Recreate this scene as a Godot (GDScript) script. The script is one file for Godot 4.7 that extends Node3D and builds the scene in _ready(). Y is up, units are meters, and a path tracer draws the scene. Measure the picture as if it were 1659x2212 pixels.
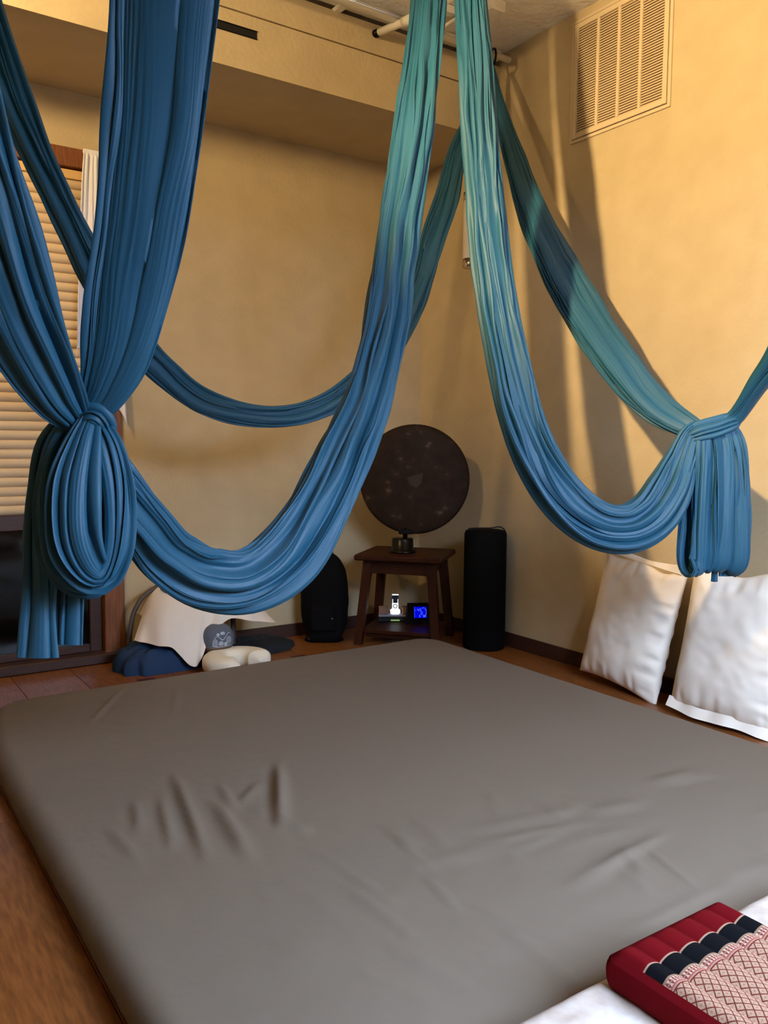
extends Node3D

# ---------------------------------------------------------------- strands of the hanging fabric: x, y, z, half width (metres)
const CENTRE_SLING := [
	[2.175, 3.37, -2.83, 0.030], [2.133, 3.247, -2.835, 0.052], [2.083, 2.948, -2.790, 0.062], [2.001, 2.664, -2.720, 0.066],
	[1.881, 2.296, -2.619, 0.067], [1.761, 1.956, -2.520, 0.068], [1.636, 1.633, -2.402, 0.067], [1.500, 1.371, -2.298, 0.068],
	[1.365, 1.170, -2.224, 0.075], [1.240, 1.008, -2.171, 0.080], [1.118, 0.870, -2.142, 0.085], [0.998, 0.807, -2.145, 0.080],
	[0.872, 0.820, -2.158, 0.078], [0.765, 0.888, -2.141, 0.072], [0.687, 0.979, -2.106, 0.064], [0.613, 1.075, -2.080, 0.060],
	[0.557, 1.183, -2.080, 0.045], [0.535, 1.245, -2.075, 0.03]]
const RIGHT_SLING := [
	[2.225, 3.37, -2.78, 0.028], [2.248, 3.248, -2.757, 0.044], [2.235, 2.960, -2.713, 0.060], [2.212, 2.630, -2.646, 0.064],
	[2.197, 2.333, -2.590, 0.067], [2.186, 2.024, -2.530, 0.071], [2.189, 1.757, -2.476, 0.072], [2.203, 1.516, -2.419, 0.076],
	[2.233, 1.287, -2.363, 0.081], [2.283, 1.103, -2.299, 0.084], [2.350, 0.973, -2.228, 0.084], [2.435, 0.890, -2.149, 0.085],
	[2.531, 0.880, -2.084, 0.088], [2.617, 0.932, -2.043, 0.090], [2.682, 1.028, -2.021, 0.085], [2.737, 1.129, -2.018, 0.064],
	[2.775, 1.235, -2.003, 0.044], [2.81, 1.26, -1.985, 0.03]]
const RIGHT_UPPER := [
	[3.172, 3.285, -3.668, 0.012], [3.150, 3.20, -3.62, 0.020], [3.109, 3.051, -3.536, 0.028], [3.036, 2.702, -3.332, 0.052], [2.966, 2.334, -3.099, 0.070],
	[2.909, 2.037, -2.866, 0.085], [2.862, 1.760, -2.628, 0.092], [2.806, 1.511, -2.374, 0.084], [2.779, 1.355, -2.182, 0.066],
	[2.776, 1.272, -2.029, 0.046], [2.812, 1.253, -1.980, 0.030]]
const RIGHT_OUTER := [
	[2.850, 1.258, -1.945, 0.032], [2.884, 1.312, -1.889, 0.032], [2.853, 1.422, -1.787, 0.038], [2.817, 1.518, -1.688, 0.048],
	[2.741, 1.726, -1.530, 0.054], [2.644, 1.970, -1.378, 0.060], [2.503, 2.234, -1.258, 0.056], [2.389, 2.550, -1.185, 0.049],
	[2.30, 2.95, -1.12, 0.045], [2.26, 3.37, -1.08, 0.028]]
const BACK_SLING := [
	[3.185, 3.285, -3.69, 0.012], [3.160, 3.20, -3.690, 0.020], [3.093, 3.070, -3.670, 0.028], [2.947, 2.809, -3.645, 0.042], [2.823, 2.498, -3.601, 0.055],
	[2.703, 2.258, -3.561, 0.057], [2.588, 2.008, -3.516, 0.053], [2.451, 1.761, -3.487, 0.053], [2.285, 1.559, -3.482, 0.052],
	[2.094, 1.409, -3.499, 0.050], [1.891, 1.328, -3.531, 0.046], [1.675, 1.315, -3.555, 0.046], [1.438, 1.370, -3.552, 0.051],
	[1.259, 1.480, -3.514, 0.054], [1.095, 1.605, -3.444, 0.058], [0.961, 1.763, -3.357, 0.058], [0.830, 1.932, -3.245, 0.054],
	[0.702, 2.104, -3.130, 0.052], [0.602, 2.239, -3.018, 0.052], [0.522, 2.361, -2.915, 0.052], [0.447, 2.504, -2.811, 0.052],
	[0.378, 2.672, -2.729, 0.052], [0.25, 3.02, -2.58, 0.046], [0.17, 3.37, -2.48, 0.028]]
const NEAR_DRAPE := [
	[0.45, 3.37, -1.05, 0.03], [0.50, 3.15, -1.16, 0.07], [0.58, 2.80, -1.40, 0.110], [0.626, 2.424, -1.640, 0.121], [0.642, 2.278, -1.735, 0.114], [0.650, 2.122, -1.786, 0.105],
	[0.648, 1.994, -1.823, 0.100], [0.644, 1.857, -1.860, 0.097], [0.630, 1.677, -1.900, 0.094], [0.610, 1.537, -1.936, 0.087],
	[0.588, 1.397, -1.973, 0.075], [0.564, 1.313, -2.005, 0.054], [0.544, 1.262, -2.037, 0.034], [0.540, 1.221, -2.058, 0.022]]
const SIDE_DRAPE := [
	[-0.10, 3.37, -1.62, 0.028], [-0.05, 3.10, -1.66, 0.05], [0.05, 2.65, -1.74, 0.065], [0.152, 2.201, -1.816, 0.072], [0.199, 2.022, -1.839, 0.080], [0.251, 1.839, -1.870, 0.087],
	[0.308, 1.652, -1.921, 0.087], [0.364, 1.481, -1.963, 0.085], [0.418, 1.373, -2.001, 0.074], [0.468, 1.292, -2.031, 0.058],
	[0.503, 1.250, -2.052, 0.040], [0.526, 1.229, -2.071, 0.026]]
const XR := 3.357
const ZB := -4.534
const YC := 3.425
const XL := -1.7
const ZF := 0.42

var M := {}
var names := {}

func _ready():
	# ------------------------------------------------------------ camera
	var cam := Camera3D.new()
	cam.name = "camera"
	cam.fov = 62.9
	cam.near = 0.05
	cam.far = 100.0
	cam.transform = Transform3D(Basis(Vector3(0.82848785, 0.00822158, 0.55994669), Vector3(0.03996791, 0.99647429, -0.07376689), Vector3(-0.55857896, 0.08349488, 0.82523824)), Vector3(0, 1.2, 0))
	add_child(cam)
	cam.current = true
	# ------------------------------------------------------------ sky, exposure
	var sky_m := ProceduralSkyMaterial.new()
	sky_m.sky_top_color = Color(0.75, 0.84, 0.98)
	sky_m.sky_horizon_color = Color(0.64, 0.72, 0.87)
	sky_m.ground_horizon_color = Color(0.24, 0.25, 0.22)
	sky_m.ground_bottom_color = Color(0.12, 0.12, 0.10)
	sky_m.energy_multiplier = 1.0
	var sky := Sky.new()
	sky.sky_material = sky_m
	var env := Environment.new()
	env.background_mode = Environment.BG_SKY
	env.sky = sky
	env.background_energy_multiplier = 40.0
	env.tonemap_mode = Environment.TONE_MAPPER_LINEAR
	env.tonemap_exposure = 1.05
	env.sdfgi_enabled = true
	env.ssao_enabled = true
	env.ssil_enabled = true
	var we := WorldEnvironment.new()
	we.name = "world_environment"
	we.environment = env
	add_child(we)
	# ------------------------------------------------------------ ceiling spotlights: position, aim, energy, cone half angle
	materials()
	spot_lamp(Vector3(0.15, 2.85, -1.75), Vector3(3.357, 2.32, -1.95), 4.0, 33.0, 0.04, "white hanging spotlight aimed at the wall with the air grille")
	spot_lamp(Vector3(-0.55, 3.18, -0.60), Vector3(2.1, 2.85, -4.5), 1.25, 25.0, 0.16, "white ceiling spotlight aimed at the room's far corner")
	spot_lamp(Vector3(-0.10, 3.10, -2.95), Vector3(0.75, 2.85, -4.5), 0.85, 66.0, 0.08, "white ceiling spotlight aimed at the wall above the glass door")
	room()
	doorway()
	soffit_things()
	grille()
	sconce()
	floor_boards()
	mattress()
	silks()
	side_table()
	corner_things()
	draped_things()
	pillows()
	fleece_and_cushion()

# ================================================================ helpers
func numbered(n: String) -> String:
	if not names.has(n):
		names[n] = 0
		return n
	names[n] += 1
	return "%s_%03d" % [n, names[n]]

func thing(called: String, label: String, category: String, at := Vector3.ZERO, group := "") -> Node3D:
	var o := Node3D.new()
	o.name = numbered(called)
	add_child(o)
	o.position = at
	tag(o, label, category, group)
	return o

func tag(o: Node, label: String, category: String, group := ""):
	o.set_meta("label", label)
	o.set_meta("category", category)
	if group != "":
		o.set_meta("group", group)

func obj(called: String, mesh: Mesh, m: Material, parent: Node = null, at := Vector3.ZERO, turn := Vector3.ZERO) -> MeshInstance3D:
	var o := MeshInstance3D.new()
	o.mesh = mesh
	o.material_override = m
	if parent == null:
		o.name = numbered(called)
		add_child(o)
	else:
		o.name = called
		parent.add_child(o, true)
	o.position = at
	o.rotation = turn
	return o

func structure(called: String, mesh: Mesh, m: Material, at := Vector3.ZERO) -> MeshInstance3D:
	var o := obj(called, mesh, m, null, at)
	o.set_meta("kind", "structure")
	return o

func mat(c: Color, rough := 0.7, metal := 0.0) -> StandardMaterial3D:
	var m := StandardMaterial3D.new()
	m.albedo_color = c
	m.roughness = rough
	m.metallic = metal
	return m

func noise_tex(freq: float, lo: Color, hi: Color, sd: int, octaves := 4, size := 512, kind := FastNoiseLite.TYPE_SIMPLEX_SMOOTH) -> NoiseTexture2D:
	var n := FastNoiseLite.new()
	n.seed = sd
	n.noise_type = kind
	n.frequency = freq
	n.fractal_octaves = octaves
	var t := NoiseTexture2D.new()
	t.width = size
	t.height = size
	t.seamless = true
	t.noise = n
	var g := Gradient.new()
	g.set_color(0, lo)
	g.set_color(1, hi)
	t.color_ramp = g
	return t

func normal_tex(freq: float, strength: float, sd: int, octaves := 4) -> NoiseTexture2D:
	var n := FastNoiseLite.new()
	n.seed = sd
	n.frequency = freq
	n.fractal_octaves = octaves
	var t := NoiseTexture2D.new()
	t.width = 512
	t.height = 512
	t.seamless = true
	t.noise = n
	t.as_normal_map = true
	t.bump_strength = strength
	return t

func tri(m: StandardMaterial3D, scale: Vector3, world := true):
	m.uv1_triplanar = true
	m.uv1_world_triplanar = world
	m.uv1_scale = scale

func materials():
	M.wall = mat(Color(0.77, 0.69, 0.54), 0.85)
	M.wall.normal_enabled = true
	M.wall.normal_texture = normal_tex(0.05, 3.0, 5)
	M.wall.normal_scale = 0.25
	M.wall.albedo_texture = noise_tex(0.006, Color(0.95, 0.95, 0.94), Color(1, 1, 1), 3)
	tri(M.wall, Vector3(1.2, 1.2, 1.2))
	M.ceiling = mat(Color(0.92, 0.90, 0.84), 0.85)
	M.ceiling.normal_enabled = true
	M.ceiling.normal_texture = normal_tex(0.02, 8.0, 15)
	M.ceiling.normal_scale = 0.6
	tri(M.ceiling, Vector3(0.9, 0.9, 0.9))
	M.wood_trim = mat(Color(0.56, 0.34, 0.18), 0.45)
	M.wood_trim.albedo_texture = noise_tex(0.02, Color(0.75, 0.72, 0.70), Color(1, 1, 1), 8)
	tri(M.wood_trim, Vector3(6, 0.5, 6))
	M.dark_trim = mat(Color(0.27, 0.16, 0.12), 0.5)
	M.dark_trim.albedo_texture = noise_tex(0.02, Color(0.8, 0.8, 0.8), Color(1, 1, 1), 18)
	tri(M.dark_trim, Vector3(0.6, 6, 0.6))
	M.white_paint = mat(Color(0.88, 0.85, 0.78), 0.5)
	M.pipe_white = mat(Color(0.90, 0.88, 0.82), 0.45)
	M.dark_metal = mat(Color(0.08, 0.075, 0.07), 0.4, 0.8)
	M.chrome = mat(Color(0.85, 0.83, 0.80), 0.18, 1.0)
	M.black = mat(Color(0.015, 0.015, 0.016), 0.6)
	M.black_cloth = mat(Color(0.05, 0.05, 0.055), 0.85)
	M.black_cloth.metallic_specular = 0.2
	M.glass_dark = mat(Color(0.025, 0.03, 0.028), 0.08)
	M.grille = mat(Color(0.80, 0.72, 0.58), 0.6)
	M.shade_white = mat(Color(0.93, 0.90, 0.84), 0.6)
	M.shade = mat(Color(0.80, 0.70, 0.55), 0.9)
	M.curtain = mat(Color(0.90, 0.90, 0.92), 0.9)
	M.silk = mat(Color(0.10, 0.32, 0.415), 0.55)
	M.silk.rim_enabled = true
	M.silk.rim = 0.2
	M.silk.rim_tint = 0.6
	M.silk.normal_enabled = true
	M.silk.normal_texture = normal_tex(0.012, 4.0, 33, 3)
	M.silk.normal_scale = 0.25
	tri(M.silk, Vector3(5, 1.6, 5))
	M.sheet = mat(Color(0.45, 0.405, 0.345), 0.85)
	M.sheet.normal_enabled = true
	M.sheet.normal_texture = normal_tex(0.02, 3.0, 41, 4)
	M.sheet.normal_scale = 0.22
	tri(M.sheet, Vector3(1.6, 1.6, 1.6))
	M.pillow = mat(Color(0.96, 0.91, 0.83), 0.85)
	M.white_cloth = mat(Color(0.86, 0.81, 0.74), 0.85)
	M.cradle = mat(Color(0.90, 0.85, 0.74), 0.7)
	M.fleece = mat(Color(0.86, 0.84, 0.81), 0.95)
	M.fleece.albedo_texture = noise_tex(0.010, Color(0.80, 0.73, 0.67), Color(1, 1, 1), 61, 4)
	M.fleece.normal_enabled = true
	M.fleece.normal_texture = normal_tex(0.03, 4.0, 62, 3)
	M.fleece.normal_scale = 0.3
	tri(M.fleece, Vector3(2.2, 2.2, 2.2))
	M.table_wood = mat(Color(0.26, 0.13, 0.075), 0.45)
	M.table_wood.metallic_specular = 0.3
	M.table_wood.albedo_texture = noise_tex(0.02, Color(0.7, 0.7, 0.7), Color(1, 1, 1), 71)
	tri(M.table_wood, Vector3(2, 8, 8), false)
	M.blue_cloth = mat(Color(0.04, 0.17, 0.30), 0.8)
	M.dark_mat = mat(Color(0.05, 0.075, 0.09), 0.85)
	M.tube_grey = mat(Color(0.30, 0.26, 0.24), 0.5)
	M.red = mat(Color(0.44, 0.04, 0.08), 0.85)
	M.red.metallic_specular = 0.2
	M.maroon = mat(Color(0.26, 0.05, 0.08), 0.5)
	M.gong = mat(Color(0.8, 0.8, 0.8), 0.65, 0.1)
	M.gong.metallic_specular = 0.25
	M.gong.albedo_texture = gong_texture()
	tri(M.gong, Vector3(1.4, 1.4, 1.4), false)
	M.lamp_white = mat(Color(0.9, 0.9, 0.88), 0.4)

func gong_texture() -> ImageTexture:
	var n := FastNoiseLite.new()
	n.seed = 81
	n.frequency = 0.012
	n.fractal_octaves = 5
	var n2 := FastNoiseLite.new()
	n2.seed = 82
	n2.noise_type = FastNoiseLite.TYPE_CELLULAR
	n2.frequency = 0.016
	var img := Image.create(512, 512, false, Image.FORMAT_RGB8)
	for y in 512:
		for x in 512:
			var a := n.get_noise_2d(x, y) * 0.5 + 0.5
			var b := n2.get_noise_2d(x, y) * 0.5 + 0.5
			var c := Color(0.17, 0.13, 0.10).lerp(Color(0.30, 0.20, 0.15), a).lerp(Color(0.20, 0.19, 0.14), b * 0.7)
			if a > 0.70:
				c = c.lerp(Color(0.62, 0.56, 0.48), (a - 0.70) * 4.0)
			img.set_pixel(x, y, c)
	return ImageTexture.create_from_image(img)

# ---- meshes
func from_arrays(v: PackedVector3Array, idx: PackedInt32Array, uv := PackedVector2Array()) -> ArrayMesh:
	var a := []
	a.resize(Mesh.ARRAY_MAX)
	a[Mesh.ARRAY_VERTEX] = v
	a[Mesh.ARRAY_INDEX] = idx
	if uv.size() > 0:
		a[Mesh.ARRAY_TEX_UV] = uv
	var am := ArrayMesh.new()
	am.add_surface_from_arrays(Mesh.PRIMITIVE_TRIANGLES, a)
	var st := SurfaceTool.new()
	st.create_from(am, 0)
	st.generate_normals()
	return st.commit()

func grid(v: PackedVector3Array, rows: int, cols: int, closed := false, uv := PackedVector2Array(), flip := false) -> ArrayMesh:
	var idx := PackedInt32Array()
	var last := cols if closed else cols - 1
	for r in rows - 1:
		for c in last:
			var a := r * cols + c
			var b := r * cols + (c + 1) % cols
			var d := a + cols
			var e := b + cols
			if flip:
				idx.append_array([a, d, b, b, d, e])
			else:
				idx.append_array([a, b, d, b, e, d])
	return from_arrays(v, idx, uv)

func soup(faces: Array) -> ArrayMesh:   # flat-shaded polygons, each a list of points (counter-clockwise seen from outside)
	var st := SurfaceTool.new()
	st.begin(Mesh.PRIMITIVE_TRIANGLES)
	st.set_smooth_group(-1)
	for f in faces:
		for k in range(1, f.size() - 1):
			st.add_vertex(f[0])
			st.add_vertex(f[k + 1])
			st.add_vertex(f[k])
	st.generate_normals()
	return st.commit()

func cbox_faces(c: Vector3, s: Vector3, bev: float) -> Array:
	var h := s * 0.5
	var b := minf(bev, minf(h.x, minf(h.y, h.z)) * 0.9)
	var out := []
	var ax := [Vector3(1, 0, 0), Vector3(0, 1, 0), Vector3(0, 0, 1)]
	for i in 3:
		var n: Vector3 = ax[i]
		var u: Vector3 = ax[(i + 1) % 3]
		var w: Vector3 = ax[(i + 2) % 3]
		for sg: float in [1.0, -1.0]:
			var p := c + n * sg * h.dot(n)
			var hu := h.dot(u) - b
			var hw := h.dot(w) - b
			var q := [p + u * hu + w * hw, p - u * hu + w * hw, p - u * hu - w * hw, p + u * hu - w * hw]
			if sg < 0:
				q.reverse()
			out.append(q)
	if b > 0.0:
		for i in 3:      # edges along axis i
			var n: Vector3 = ax[i]
			var u: Vector3 = ax[(i + 1) % 3]
			var w: Vector3 = ax[(i + 2) % 3]
			for su: float in [1.0, -1.0]:
				for sw: float in [1.0, -1.0]:
					var e := h.dot(n) - b
					var pu: Vector3 = c + u * su * h.dot(u) + w * sw * (h.dot(w) - b)
					var pw: Vector3 = c + u * su * (h.dot(u) - b) + w * sw * h.dot(w)
					var q := [pu - n * e, pu + n * e, pw + n * e, pw - n * e]
					if su * sw > 0:
						q.reverse()
					out.append(q)
		for sx: float in [1.0, -1.0]:
			for sy: float in [1.0, -1.0]:
				for sz: float in [1.0, -1.0]:
					var sv := Vector3(sx, sy, sz)
					var k := c + h * sv
					var q := [k - Vector3(0, b * sy, b * sz), k - Vector3(b * sx, 0, b * sz), k - Vector3(b * sx, b * sy, 0)]
					if sx * sy * sz < 0:
						q.reverse()
					out.append(q)
	return out

func cbox(s: Vector3, bev := 0.003, c := Vector3.ZERO) -> ArrayMesh:
	return soup(cbox_faces(c, s, bev))

func boxes(list: Array, bev := 0.002) -> ArrayMesh:   # list of [min, max]
	var f := []
	for b in list:
		var lo: Vector3 = b[0]
		var hi: Vector3 = b[1]
		f.append_array(cbox_faces((lo + hi) * 0.5, (hi - lo).abs(), bev))
	return soup(f)

func span(lo: Vector3, hi: Vector3, bev := 0.003) -> ArrayMesh:
	return boxes([[lo, hi]], bev)

func lathe(profile: Array, seg := 48) -> ArrayMesh:   # profile of Vector2(radius, y), bottom to top
	var v := PackedVector3Array()
	for p in profile:
		for k in seg:
			var a := TAU * k / seg
			v.append(Vector3(cos(a) * p.x, p.y, sin(a) * p.x))
	return grid(v, profile.size(), seg, true, PackedVector2Array(), true)

func catmull(p: Array, t: float):
	var n := p.size()
	var i := clampi(int(floor(t)), 0, n - 2)
	var f := t - i
	var a = p[maxi(i - 1, 0)]
	var b = p[i]
	var c = p[i + 1]
	var d = p[mini(i + 2, n - 1)]
	return b * 1.0 + (c - a) * (0.5 * f) + (a * 2.0 - b * 5.0 + c * 4.0 - d) * (0.5 * f * f) + (b * 3.0 - a - c * 3.0 + d) * (0.5 * f * f * f)

func tube(path: Array, r: float, seg := 12, steps := 0, closed_ends := true) -> ArrayMesh:
	var pts := []
	if steps > 0:
		for k in steps + 1:
			pts.append(catmull(path, float(k) / steps * (path.size() - 1)))
	else:
		pts = path
	var v := PackedVector3Array()
	var up := Vector3.UP
	var n := pts.size()
	var rows := 0
	for k in n:
		var t: Vector3 = (pts[mini(k + 1, n - 1)] - pts[maxi(k - 1, 0)]).normalized()
		if absf(t.dot(up)) > 0.95:
			up = Vector3(0.3, 0.1, 1).normalized()
		var w := up.cross(t).normalized()
		up = t.cross(w).normalized()
		var reps := [r]
		if closed_ends and k == 0:
			reps = [0.0005, r]
		elif closed_ends and k == n - 1:
			reps = [r, 0.0005]
		for rr in reps:
			rows += 1
			for s in seg:
				var a := TAU * s / seg
				v.append(pts[k] + (w * cos(a) + up * sin(a)) * rr)
	return grid(v, rows, seg, true)

# ---- gathered fabric: an elliptical bundle whose surface is laid in overlapping pleats
func strand(rows: Array, facing: Vector3, folds: int, sd: int, thick := 0.5, amp := 1.0, smooth_from := 9.0, seg := 200, step := 0.016, wvec := Vector3.ZERO) -> ArrayMesh:
	var rng := RandomNumberGenerator.new()
	rng.seed = sd
	var nz := FastNoiseLite.new()
	nz.seed = sd
	nz.frequency = 1.0
	nz.fractal_octaves = 2
	var c := []
	var hw := []
	for r in rows:
		c.append(Vector3(r[0], r[1], r[2]))
		hw.append(r[3])
	# even steps along the curve
	var ts := [0.0]
	var acc := 0.0
	var prev: Vector3 = c[0]
	var fine := (c.size() - 1) * 40
	var total := 0.0
	for k in range(1, fine + 1):
		var t := float(k) / 40.0
		var q: Vector3 = catmull(c, t)
		acc += q.distance_to(prev)
		total += q.distance_to(prev)
		prev = q
		if acc >= step:
			ts.append(t)
			acc = 0.0
	ts.append(float(c.size() - 1))
	# pleats: borders round the bundle (0..1), height, lean
	var bd := [0.0]
	var am := []
	var ln := []
	var sk := []
	var x := 0.0
	while x < 1.0:
		var ph := TAU * x
		var wd := (0.18 + pow(rng.randf(), 2.0) * 2.6) / folds
		var a := 0.45 + rng.randf() * 0.9
		if cos(ph) > smooth_from and sin(ph) > -0.98:
			wd = 4.0 / folds
			a = 0.25
		x += wd
		bd.append(minf(x, 1.0))
		am.append(a)
		ln.append(rng.randf_range(-0.9, 0.9))
		sk.append(rng.randf_range(0.22, 0.78))
	var nf := am.size()
	var fold_of := PackedInt32Array()
	var loc := PackedFloat32Array()
	for s in seg:
		var u := float(s) / seg
		var i := 0
		while i < nf - 1 and u >= bd[i + 1]:
			i += 1
		fold_of.append(i)
		var lc: float = (u - bd[i]) / maxf(bd[i + 1] - bd[i], 1e-5)
		loc.append(0.5 * lc / sk[i] if lc < sk[i] else 0.5 + 0.5 * (lc - sk[i]) / (1.0 - sk[i]))
	var v := PackedVector3Array()
	var n := ts.size()
	var along := 0.0
	prev = c[0]
	var wprev := Vector3.ZERO
	for j in n:
		var t: float = ts[j]
		var p: Vector3 = catmull(c, t)
		along += p.distance_to(prev)
		prev = p
		var tg: Vector3 = (catmull(c, minf(t + 0.05, c.size() - 1.0)) - catmull(c, maxf(t - 0.05, 0.0))).normalized()
		var wd := facing.cross(tg).normalized()
		if wvec != Vector3.ZERO:
			wd = (wvec - tg * wvec.dot(tg)).normalized()
		if wprev != Vector3.ZERO and wd.dot(wprev) < 0.0:
			wd = -wd
		wprev = wd
		var nn := tg.cross(wd).normalized()
		var a: float = maxf(catmull(hw, t), 0.008)
		var b := maxf(a * thick, 0.010)
		var mods := PackedFloat32Array()
		var leans := PackedFloat32Array()
		for i in nf:
			mods.append(am[i] * clampf(0.75 + 0.9 * nz.get_noise_2d(i * 7.3 + 3.1, along * 2.2), 0.1, 1.6))
			leans.append(ln[i] + 0.9 * nz.get_noise_2d(i * 5.1 - 9.0, along * 1.6))
		var fold_w := TAU * 0.5 * (a + b) / folds
		for s in seg:
			var i := fold_of[s]
			var lt := loc[s]
			var ph := TAU * (float(s) / seg) + 0.10 * nz.get_noise_2d(float(i) * 3.3, along * 1.1 + 40.0)
			var cp := cos(ph)
			var sp := sin(ph)
			var e := Vector2(cp * a, sp * b)
			var en := Vector2(cp / a, sp / b).normalized()
			var et := Vector2(-en.y, en.x)
			var bump := pow(maxf(sin(PI * lt), 0.0), 0.42)
			var fine_c := (0.25 - absf(nz.get_noise_2d(float(s) / seg * 26.0, along * 0.9 + 70.0))) * (0.15 if cp > smooth_from else 0.5)
			var hgt := (bump - 0.75) * mods[i] * minf(fold_w, 0.022) * 1.35 * amp + fine_c * minf(a, 0.08) * 0.055 * amp
			var side := leans[i] * bump * minf(fold_w, 0.020) * 0.7 * amp
			e += en * hgt + et * side
			v.append(p + wd * e.x + nn * e.y)
	return grid(v, n, seg, true)

# ================================================================ lamps
func spot_lamp(at: Vector3, aim: Vector3, energy: float, half: float, size: float, label: String):
	var t := thing("ceiling_spotlight", label, "spotlight", Vector3(at.x, YC, at.z), "ceiling spotlights")
	obj("ceiling_plate", lathe([Vector2(0.0005, -0.02), Vector2(0.055, -0.02), Vector2(0.06, -0.014), Vector2(0.06, 0.0), Vector2(0.0005, 0.0)], 32), M.lamp_white, t)
	var dir := (aim - at).normalized()
	var stem := YC - at.y
	obj("stem", tube([Vector3(0, -0.015, 0), Vector3(0, -stem + 0.02, 0)], 0.009), M.lamp_white, t)
	var head := obj("lamp_head", lathe([Vector2(0.0005, -0.07), Vector2(0.03, -0.07), Vector2(0.04, -0.05), Vector2(0.045, 0.05), Vector2(0.042, 0.05), Vector2(0.038, 0.035), Vector2(0.0005, 0.034)], 32), M.lamp_white, t, Vector3(0, -stem, 0))
	head.quaternion = Quaternion(Vector3.UP, dir)
	var glow := mat(Color(1.0, 0.85, 0.6), 0.5)
	glow.emission_enabled = true
	glow.emission = Color(1.0, 0.72, 0.42)
	glow.emission_energy_multiplier = 4.0
	obj("bulb", lathe([Vector2(0.0005, 0.036), Vector2(0.035, 0.036), Vector2(0.03, 0.044), Vector2(0.0005, 0.046)], 24), glow, head)
	var l := SpotLight3D.new()
	l.name = "spotlight_light"
	l.light_color = Color(1.0, 0.86, 0.63)
	l.light_energy = energy * 4.0
	l.light_size = size
	l.spot_angle = half
	l.spot_angle_attenuation = 0.6
	l.spot_range = 12.0
	l.spot_attenuation = 2.0
	l.shadow_enabled = true
	add_child(l)
	l.look_at_from_position(at + dir * 0.06, aim, Vector3.UP)

# ================================================================ room
func room():
	var th := 0.16
	# back wall with the glass door's opening: x 0.25..1.25, y 0..2.58
	structure("wall_back", boxes([
		[Vector3(XL, 0, ZB - th), Vector3(0.25, YC, ZB)],
		[Vector3(1.25, 0, ZB - th), Vector3(XR, YC, ZB)],
		[Vector3(0.25, 2.58, ZB - th), Vector3(1.25, YC, ZB)]], 0.0), M.wall)
	structure("wall_right", span(Vector3(XR, 0, ZB - th), Vector3(XR + th, YC, ZF + th), 0.0), M.wall)
	structure("wall_left", span(Vector3(XL - th, 0, ZB - th), Vector3(XL, YC, ZF + th), 0.0), M.wall)
	# wall behind the camera, with a wide window opening
	var wx0 := 0.9
	var wx1 := 2.5
	var wy0 := 0.9
	var wy1 := 2.6
	structure("wall_front", boxes([
		[Vector3(XL, 0, ZF), Vector3(wx0, YC, ZF + th)],
		[Vector3(wx1, 0, ZF), Vector3(XR, YC, ZF + th)],
		[Vector3(wx0, 0, ZF), Vector3(wx1, wy0, ZF + th)],
		[Vector3(wx0, wy1, ZF), Vector3(wx1, YC, ZF + th)]], 0.0), M.wall)
	var w := Node3D.new()
	w.name = "window_1"
	add_child(w)
	w.set_meta("kind", "structure")
	obj("jamb", span(Vector3(wx0, wy0, ZF + 0.04), Vector3(wx0 + 0.06, wy1, ZF + 0.1), 0.004), M.wood_trim, w)
	obj("jamb", span(Vector3(wx1 - 0.06, wy0, ZF + 0.04), Vector3(wx1, wy1, ZF + 0.1), 0.004), M.wood_trim, w)
	obj("sill", span(Vector3(wx0 + 0.06, wy0, ZF + 0.04), Vector3(wx1 - 0.06, wy0 + 0.06, ZF + 0.1), 0.004), M.wood_trim, w)
	obj("head", span(Vector3(wx0 + 0.06, wy1 - 0.06, ZF + 0.04), Vector3(wx1 - 0.06, wy1, ZF + 0.1), 0.004), M.wood_trim, w)
	# unseen wall added outside the window to keep low daylight off the far corner
	structure("wall_sky_blocker", span(Vector3(-6.0, -0.5, ZF + 2.5), Vector3(9.0, 2.3, ZF + 2.7), 0.0), mat(Color(0.45, 0.43, 0.40), 0.9))
	structure("ceiling", span(Vector3(XL - th, YC, ZB - th), Vector3(XR + th, YC + th, ZF + th), 0.0), M.ceiling)
	# soffit: lower panel, upper panel and a groove between them; set back above 3.36
	structure("wall_soffit", boxes([
		[Vector3(XL, 2.95, -3.80), Vector3(XR, 3.204, -3.785 - 0.05)],
		[Vector3(XL, 3.212, -3.80), Vector3(XR, 3.36, -3.785 - 0.05)],
		[Vector3(XL, 2.95, -3.815), Vector3(XR, 3.36, ZB)],
		[Vector3(XL, 3.36, -3.95), Vector3(XR, YC, ZB)]], 0.0), M.wall)
	# baseboards
	structure("baseboard_back", span(Vector3(1.36, 0, ZB), Vector3(XR - 0.014, 0.078, ZB + 0.014), 0.003), M.dark_trim)
	structure("baseboard_right", span(Vector3(XR - 0.014, 0, ZB), Vector3(XR, 0.082, ZF), 0.003), M.dark_trim)

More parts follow.
